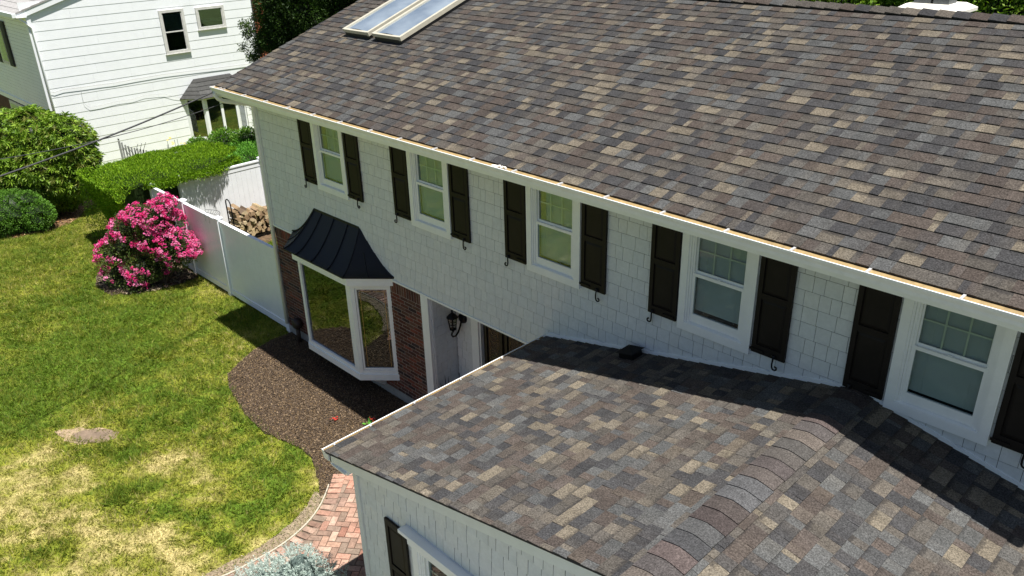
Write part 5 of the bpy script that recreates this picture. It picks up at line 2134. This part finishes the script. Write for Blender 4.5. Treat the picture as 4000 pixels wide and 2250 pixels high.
def hedge_edge(y):
    s_ = np.clip((y - 1.5) / 1.3, 0, 1)
    return -19.0 + 0.10 * (vn(y * 2.3 + 5, y * 0 + 3) - 0.5) - 0.55 * s_ * s_ * (3 - 2 * s_)


def hedge_back(y):
    return -21.75 + 0.10 * np.sin(y * 3) + 1.5 * np.clip((y - 1.2) / 1.5, 0, 1) ** 1.5


def hedge_surface(nn):
    # choose points over top (40%), sides (60%)
    P, Nn_ = [], []
    n1 = int(nn * 0.38)
    y = -0.9 + 3.5 * rng.random(n1)
    x = hedge_back(y) + rng.random(n1) * (hedge_edge(y) - hedge_back(y))
    top = 2.24 + 0.16 * (fbm(x * 1.5 + 8, y * 1.5 + 8, 3) - 0.5) * 2
    top -= 0.38 * np.clip((-20.7 - x) / 1.0, 0, 1) ** 2 + 0.16 * np.clip((x + 19.5) / 0.5, 0, 1) ** 2
    top -= 0.40 * np.clip((-0.1 - y) / 0.8, 0, 1) ** 2
    P.append(np.stack([x, y, top - 0.10 * rng.random(n1) ** 2], 1))
    Nn_.append(np.tile([0, 0, 1.0], (n1, 1)))
    # left side x=-21.8 (z 0..2.0), tapering in towards bottom
    n2 = int(nn * 0.15)
    z = rng.uniform(0.05, 2.0, n2)
    y = rng.uniform(-0.9, 2.6, n2)
    x = -21.8 - 0.05 * np.sin(z * 2) + 0.12 * (2.0 - z) * 0.15 + 0.2 * (fbm(y * 2 + 4, z * 2 + 4, 3) - 0.5)
    P.append(np.stack([x, y, z], 1))
    Nn_.append(np.tile([-1.0, 0, 0.3], (n2, 1)))
    # front side y=-0.95
    n3 = int(nn * 0.34)
    z = rng.uniform(0.05, 2.0, n3)
    x = rng.uniform(-21.8, -19.32, n3)
    y = -0.92 + 0.30 * (2.0 - z) + 0.28 * (fbm(x * 2.5 + 14, z * 2.5 + 4, 3) - 0.5) + 0.4 * np.clip((np.abs(x + 20.5) - 0.95) / 0.35, 0, 1) ** 2
    P.append(np.stack([x, y, z], 1))
    Nn_.append(np.tile([0, -1.0, 0.35], (n3, 1)))
    # overhang over the fence towards +x
    n4 = nn - n1 - n2 - n3
    y = rng.uniform(-0.1, 2.7, n4)
    z = 2.02 - 0.16 * rng.random(n4) - 0.14 * fbm(y * 4 + 2, y * 0, 2) * rng.random(n4)
    x = hedge_edge(y) + 0.10 * (fbm(y * 3 + 2, z * 3, 3) - 0.5) - 0.42 * rng.random(n4)
    P.append(np.stack([x, y, z], 1))
    Nn_.append(np.tile([1.0, 0, 0.1], (n4, 1)))
    return np.concatenate(P), np.concatenate(Nn_)


P, D = hedge_surface(95000)
inside_f = (P[:, 0] > -19.36) & (P[:, 2] < 1.66)
P, D = P[~inside_f], D[~inside_f]
n = len(P)
D = D + rng.normal(0, 0.55, (n, 3)) + np.array([0.1, -0.1, 0.35])
D /= np.linalg.norm(D, axis=1)[:, None]
pal = np.array([(0.19, 0.34, 0.012), (0.22, 0.38, 0.015), (0.14, 0.27, 0.01), (0.10, 0.20, 0.01), (0.27, 0.42, 0.02)])
C = pal[rng.integers(0, len(pal), n)] * rng.uniform(0.75, 1.25, (n, 1))
V, F, c = leaves(P, D, rng.uniform(0.04, 0.085, n), rng.uniform(0.012, 0.024, n), C)
finish('foliage', V, F, c, M_YEW, HG, kind='stuff')
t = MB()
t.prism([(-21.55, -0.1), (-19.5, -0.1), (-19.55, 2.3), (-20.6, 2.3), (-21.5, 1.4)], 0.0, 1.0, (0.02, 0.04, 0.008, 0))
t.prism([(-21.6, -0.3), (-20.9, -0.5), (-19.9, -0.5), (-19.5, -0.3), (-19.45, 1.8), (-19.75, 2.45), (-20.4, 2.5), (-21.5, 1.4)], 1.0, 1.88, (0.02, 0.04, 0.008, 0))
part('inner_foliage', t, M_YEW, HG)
t = MB()
for k in range(6):
    t.tube([(-20.4, -0.1 + k * 0.4, 0), (-20.4 + random.uniform(-.2, .2), -0.1 + k * 0.4, 1.8)], [0.05, 0.02], 6)
part('trunk', t, M_BARK, HG)

# garden plants between hedge and neighbour
GPs = [(-24.72, 3.78, 0.98, 0.42), (-24.14, 4.37, 1.18, 0.47), (-23.59, 4.94, 1.22, 0.47)]
shrub('garden_shrub', 'glossy green shrub under the neighbour bay window behind the hedge', 'shrub', (-24.2, 4.4, 0), GPs, 900, (0.06, 0.11), (0.03, 0.05), [(0.11, 0.25, 0.025), (0.18, 0.32, 0.04), (0.08, 0.17, 0.02)], M_LEAF, up=0.4, rin=0.6, core=0.6, stems=4)
GP2 = [(-21.2, 3.3, 0.9, 0.6), (-20.6, 3.0, 0.8, 0.5), (-21.6, 3.9, 1.0, 0.65), (-20.5, 3.9, 0.8, 0.6), (-22.1, 4.2, 1.0, 0.6), (-21.2, 4.8, 0.9, 0.7), (-20.2, 4.7, 0.8, 0.6), (-22.4, 5.2, 1.0, 0.6), (-21.4, 5.8, 0.9, 0.7), (-22.3, 3.3, 0.8, 0.5), (-23.4, 4.6, 0.8, 0.55), (-22.9, 4.9, 0.75, 0.5), (-23.0, 5.6, 1.0, 0.55), (-22.6, 4.4, 0.7, 0.4), (-23.9, 5.3, 0.8, 0.5)]
shrub('perennial_clump', 'light green leafy perennials between the hedge and the house corner', 'plant', (-22.0, 4.4, 0), GP2, 900, (0.05, 0.10), (0.02, 0.035), [(0.14, 0.35, 0.04), (0.18, 0.42, 0.05), (0.11, 0.27, 0.04)], M_LEAF, up=0.9, rin=0.6, core=0.6, stems=6)
YF = thing('yellow_flowers', 'small yellow lilies at the left end of the garden shrubs', 'flower', (-24.9, 3.15, 0))
t = MB()
for k in range(9):
    x_, y_ = -24.9 + random.uniform(-.15, .15), 3.15 + random.uniform(-.3, .25)
    zz = random.uniform(1.1, 1.5)
    t.tube([(x_, y_, 0), (x_, y_, zz)], 0.006, 4)
part('stems', t, plain('flower_stem', (0.05, 0.12, 0.02), 0.7), YF)
t = MB()
for k in range(12):
    c = np.array([-24.9 + random.uniform(-.15, .2), 3.15 + random.uniform(-.3, .3), random.uniform(1.1, 1.55)])
    for j in range(6):
        a = j * math.pi / 3
        d = np.array([math.cos(a) * .05, math.sin(a) * .05, .02])
        e = np.array([-math.sin(a) * .018, math.cos(a) * .018, 0])
        t.poly([c, c + d * .6 + e, c + d, c + d * .6 - e], [(0, 1, 2, 3)])
part('petals', t, plain('yellow_petal', (0.75, 0.5, 0.03), 0.6), YF, kind='stuff')


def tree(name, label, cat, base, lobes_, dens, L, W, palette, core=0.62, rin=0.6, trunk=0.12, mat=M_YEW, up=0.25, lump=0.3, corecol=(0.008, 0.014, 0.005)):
    T_ = thing(name, label, cat, base)
    P, D, t = cloud(lobes_, dens, rin, lump, zmin=0.3)
    n = len(P)
    D = D + np.array([0, 0, up]) + rng.normal(0, 0.55, (n, 3))
    D /= np.linalg.norm(D, axis=1)[:, None]
    pal = np.array(palette)
    # clumps take their own tone
    kk = fbm(P[:, 0] * 2.2 + P[:, 2] * 1.7 + 90, P[:, 1] * 2.2 - P[:, 2] * 1.3 + 90, 2)
    C = pal[rng.integers(0, len(pal), n)] * (0.55 + 0.95 * kk)[:, None] * rng.uniform(0.75, 1.25, (n, 1))
    V, F, c = leaves(P, D, rng.uniform(L[0], L[1], n), rng.uniform(W[0], W[1], n), C)
    finish('crown', V, F, c, mat, T_, kind='stuff')
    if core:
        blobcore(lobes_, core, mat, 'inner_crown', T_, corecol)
    t = MB()
    top = max(l[2] for l in lobes_)
    bx, by, bz = base
    t.tube([(bx, by, -0.1), (bx + .05, by, top * 0.5), (bx, by + .05, top)], [trunk, trunk * 0.7, trunk * 0.2], 9)
    for l in lobes_:
        t.tube([(bx, by, max(0.4, l[2] - 0.8)), ((bx + l[0]) / 2, (by + l[1]) / 2, l[2] - 0.3), (l[0], l[1], l[2])], [trunk * 0.35, trunk * 0.25, 0.01], 5)
    part('trunk', t, M_BARK, T_)
    return T_


TR1 = [(-21.6, 5.35, 4.6, 0.45), (-21.32, 5.65, 5.04, 0.66), (-20.96, 6.02, 5.36, 0.8), (-21.44, 5.6, 5.6, 0.7), (-20.66, 6.33, 5.13, 0.48), (-21.16, 5.82, 4.63, 0.42), (-21.0, 6.2, 6.34, 0.9), (-21.36, 5.8, 6.25, 0.8), (-21.1, 6.1, 3.8, 0.9), (-21.2, 6.0, 2.9, 1.0), (-21.1, 6.2, 7.1, 0.6), (-21.0, 6.2, 7.8, 0.3)]
DG = [(0.022, 0.05, 0.008), (0.03, 0.065, 0.01), (0.016, 0.035, 0.007), (0.045, 0.09, 0.012)]
tree('evergreen_tree', 'dark green evergreen tree beside the neighbour chimney behind the roof edge', 'tree', (-21.1, 6.0, 0), TR1, 1150, (0.06, 0.12), (0.02, 0.04), DG, core=0.6)
TR2 = [(-20.47, 7.2, 5.3, 0.75), (-20.05, 7.5, 5.66, 0.7), (-19.6, 7.9, 6.2, 0.9), (-20.2, 7.3, 6.3, 0.9), (-20.1, 7.6, 4.4, 1.0), (-20.0, 7.6, 3.0, 1.1), (-19.9, 7.7, 7.0, 0.6)]
tree('evergreen_tree', 'dark evergreen tree just left of the main roof edge below the skylights', 'tree', (-20.0, 7.6, 0), TR2, 900, (0.06, 0.12), (0.02, 0.04), DG, core=0.65)
TR3 = [(-18.6, 9.0, 5.6, 0.9), (-18.4, 9.4, 6.6, 0.9), (-17.8, 9.8, 6.0, 0.9), (-18.3, 9.3, 4.4, 1.1), (-18.3, 9.4, 3.0, 1.1), (-18.2, 9.5, 7.4, 0.6)]
tree('evergreen_tree', 'evergreen tree rising behind the roof rake near the top edge of the photo', 'tree', (-18.2, 9.4, 0), TR3, 700, (0.06, 0.12), (0.02, 0.04), DG, core=0.65)
# loose branch in front of the neighbour wall
BR = [(-21.95, 5.0, 4.49, 0.22), (-21.98, 4.96, 4.95, 0.2), (-21.87, 5.08, 4.31, 0.16), (-21.83, 5.12, 5.22, 0.16), (-21.76, 5.19, 4.71, 0.3), (-21.9, 5.05, 4.05, 0.18), (-21.8, 5.15, 3.75, 0.25), (-21.9, 5.0, 3.3, 0.3), (-21.9, 5.0, 2.7, 0.35), (-21.9, 5.0, 2.0, 0.4)]
BR = [(a - 0.12 * (i % 3), b - 0.1 * (i % 2), c, d * 1.15) for i, (a, b, c, d) in enumerate(BR)] + [(-22.2, 4.8, 4.75, 0.15), (-22.25, 4.75, 5.05, 0.12), (-22.3, 4.7, 4.4, 0.14), (-22.15, 4.8, 4.1, 0.16)]
tree('holly_sapling', 'small loose glossy leaved tree in front of the evergreen, against the white wall', 'tree', (-21.85, 5.05, 0), BR, 700, (0.05, 0.10), (0.02, 0.04), [(0.05, 0.09, 0.02), (0.08, 0.12, 0.03), (0.03, 0.06, 0.015)], core=0.0, rin=0.1, trunk=0.04, mat=M_LEAF, lump=0.6)

# arborvitae row behind the house
YG = [(0.13, 0.25, 0.02), (0.18, 0.32, 0.03), (0.09, 0.17, 0.015), (0.24, 0.36, 0.04)]
posn = ['leftmost in the row seen over the ridge', 'second from the left in the row over the ridge', 'just left of the chimney over the ridge', 'directly behind the chimney', 'just right of the chimney over the ridge', 'at the top right corner over the ridge', 'beyond the right end of the ridge']
for k in range(7):
    bx = -12.4 + 1.7 * k + 0.2 * math.sin(k * 2.3)
    by = 11.2 + 0.5 * math.sin(k * 1.7) + 0.12 * k
    hh = 8.6 + 0.5 * math.sin(k * 3.1)
    lob = []
    for j in range(9):
        f = j / 8
        zz = 1.2 + (hh - 1.5) * f
        rr = 1.25 * (1 - 0.45 * f ** 2.2)
        lob.append((bx + random.uniform(-.2, .2), by + random.uniform(-.2, .2), zz, rr))
        if j > 3:
            a = random.uniform(0, 6.28)
            lob.append((bx + rr * .7 * math.cos(a), by + rr * .7 * math.sin(a), zz + random.uniform(-.2, .3), rr * 0.55))
    lob = [l for l in lob]
    tree('arborvitae', 'tall yellow green arborvitae ' + posn[k], 'tree', (bx, by, 0), lob, 420, (0.08, 0.15), (0.03, 0.055), YG, core=0.66, trunk=0.1)

# blue spruce at the bottom
SPR = [(-6.06, -4.0, 0.59, 0.43), (-5.79, -3.87, 0.68, 0.33), (-6.24, -4.32, 0.5, 0.43), (-5.79, -4.27, 0.57, 0.43), (-6.02, -3.88, 0.86, 0.21), (-5.56, -4.0, 0.52, 0.33), (-6.39, -4.17, 0.46, 0.3), (-6.0, -4.0, 0.3, 0.45), (-6.3, -4.35, 0.25, 0.4)]
SP = thing('blue_spruce', 'low silvery blue spruce beside the brick path at the bottom edge', 'spruce', (-6.0, -4.12, 0))
P, D, tt_ = cloud(SPR, 430, 0.78, 0.3)
# each point is a twig: a spray of short needles round a short stub
n = len(P)
ax = D + np.array([0, 0, 0.35]) + rng.normal(0, 0.4, (n, 3))
ax /= np.linalg.norm(ax, axis=1)[:, None]
PP, DD = [], []
for k in range(26):
    s = rng.uniform(0, 0.085, (n, 1))
    q_ = sphere_dirs(n)
    q_ -= ax * (q_ * ax).sum(1)[:, None]
    q_ /= np.linalg.norm(q_, axis=1)[:, None]
    d = q_ + ax * 0.9
    d /= np.linalg.norm(d, axis=1)[:, None]
    PP.append(P + ax * s)
    DD.append(d)
P, D = np.concatenate(PP), np.concatenate(DD)
n = len(P)
pal = np.array([(0.44, 0.54, 0.48), (0.52, 0.62, 0.56), (0.36, 0.45, 0.40), (0.58, 0.66, 0.60)])
C = pal[rng.integers(0, 4, n)] * rng.uniform(0.8, 1.15, (n, 1))
V, F, c = leaves(P, D, rng.uniform(0.018, 0.03, n), rng.uniform(0.004, 0.006, n), C)
finish('needles', V, F, c, M_SPRUCE, SP, kind='stuff')
blobcore(SPR, 0.72, M_SPRUCE, 'inner_foliage', SP, (0.08, 0.11, 0.10))
t = MB()
t.tube([(-6.0, -4.12, 0), (-6.0, -4.12, 0.5)], [0.04, 0.02], 8)
part('trunk', t, M_BARK, SP)

# spiky plant by the entry
YP = thing('spiky_plant', 'dark spiky potted plant standing by the recessed front door', 'plant', (-7.95, 0.12, 0.14))
t = MB()
for k in range(26):
    a = k * 2.4
    l = random.uniform(0.35, 0.6)
    o_ = np.array([-7.95, 0.12, 0.4])
    d = nrm((math.cos(a) * random.uniform(.15, .8), math.sin(a) * random.uniform(.1, .5), 1.0))
    s_ = np.array([-math.sin(a), math.cos(a), 0]) * 0.013
    t.poly([o_ - s_, o_ + s_, o_ + d * l * .6 + s_ * .8, o_ + d * l + np.array([0, 0, -.03]), o_ + d * l * .6 - s_ * .8], [(0, 1, 2, 3, 4)])
part('leaves', t, plain('dark_purple_leaf', (0.03, 0.02, 0.025), 0.5), YP)
t = MB()
t.tube([(-7.95, 0.12, 0.14), (-7.95, 0.12, 0.40)], [0.1, 0.14], 12)
part('pot', t, plain('dark_pot', (0.05, 0.04, 0.04), 0.6), YP)

# small red flowers on the mulch
for k, (x_, y_, lab, sc) in enumerate(((-9.49, -1.21, 'fallen red petals lying alone on the mulch', 1.0), (-8.93, -0.82, 'red flower with green leaves at the gutter edge in the mulch', 1.0))):
    RF = thing('red_flower', lab, 'flower', (x_, y_, 0.02))
    t = MB()
    for j in range(9):
        a = random.uniform(0, 6.28)
        c = np.array([x_ + random.uniform(-.05, .05), y_ + random.uniform(-.05, .05), 0.06 + random.uniform(0, .04) + 0.06 * k])
        d = np.array([math.cos(a), math.sin(a), random.uniform(-.3, .6)]) * 0.035
        e = np.array([-math.sin(a), math.cos(a), 0]) * 0.022
        t.poly([c, c + d * .6 + e, c + d, c + d * .6 - e], [(0, 1, 2, 3)])
    part('petals', t, plain('red_petal', (0.45, 0.03, 0.02), 0.5), RF, kind='stuff')
    if k == 1:
        t = MB()
        for j in range(10):
            a = random.uniform(0, 6.28)
            c = np.array([x_ - 0.03 + random.uniform(-.05, .05), y_ - 0.06 + random.uniform(-.05, .05), 0.05])
            d = np.array([math.cos(a), math.sin(a), random.uniform(.2, 1)]) * 0.09
            e = np.array([-math.sin(a), math.cos(a), 0]) * 0.025
            t.poly([c, c + d * .6 + e, c + d, c + d * .6 - e], [(0, 1, 2, 3)])
        part('leaves', t, plain('bright_leaf', (0.1, 0.3, 0.03), 0.5), RF)

for o in bpy.data.objects:
    if '_o' in o.keys():
        del o['_o']
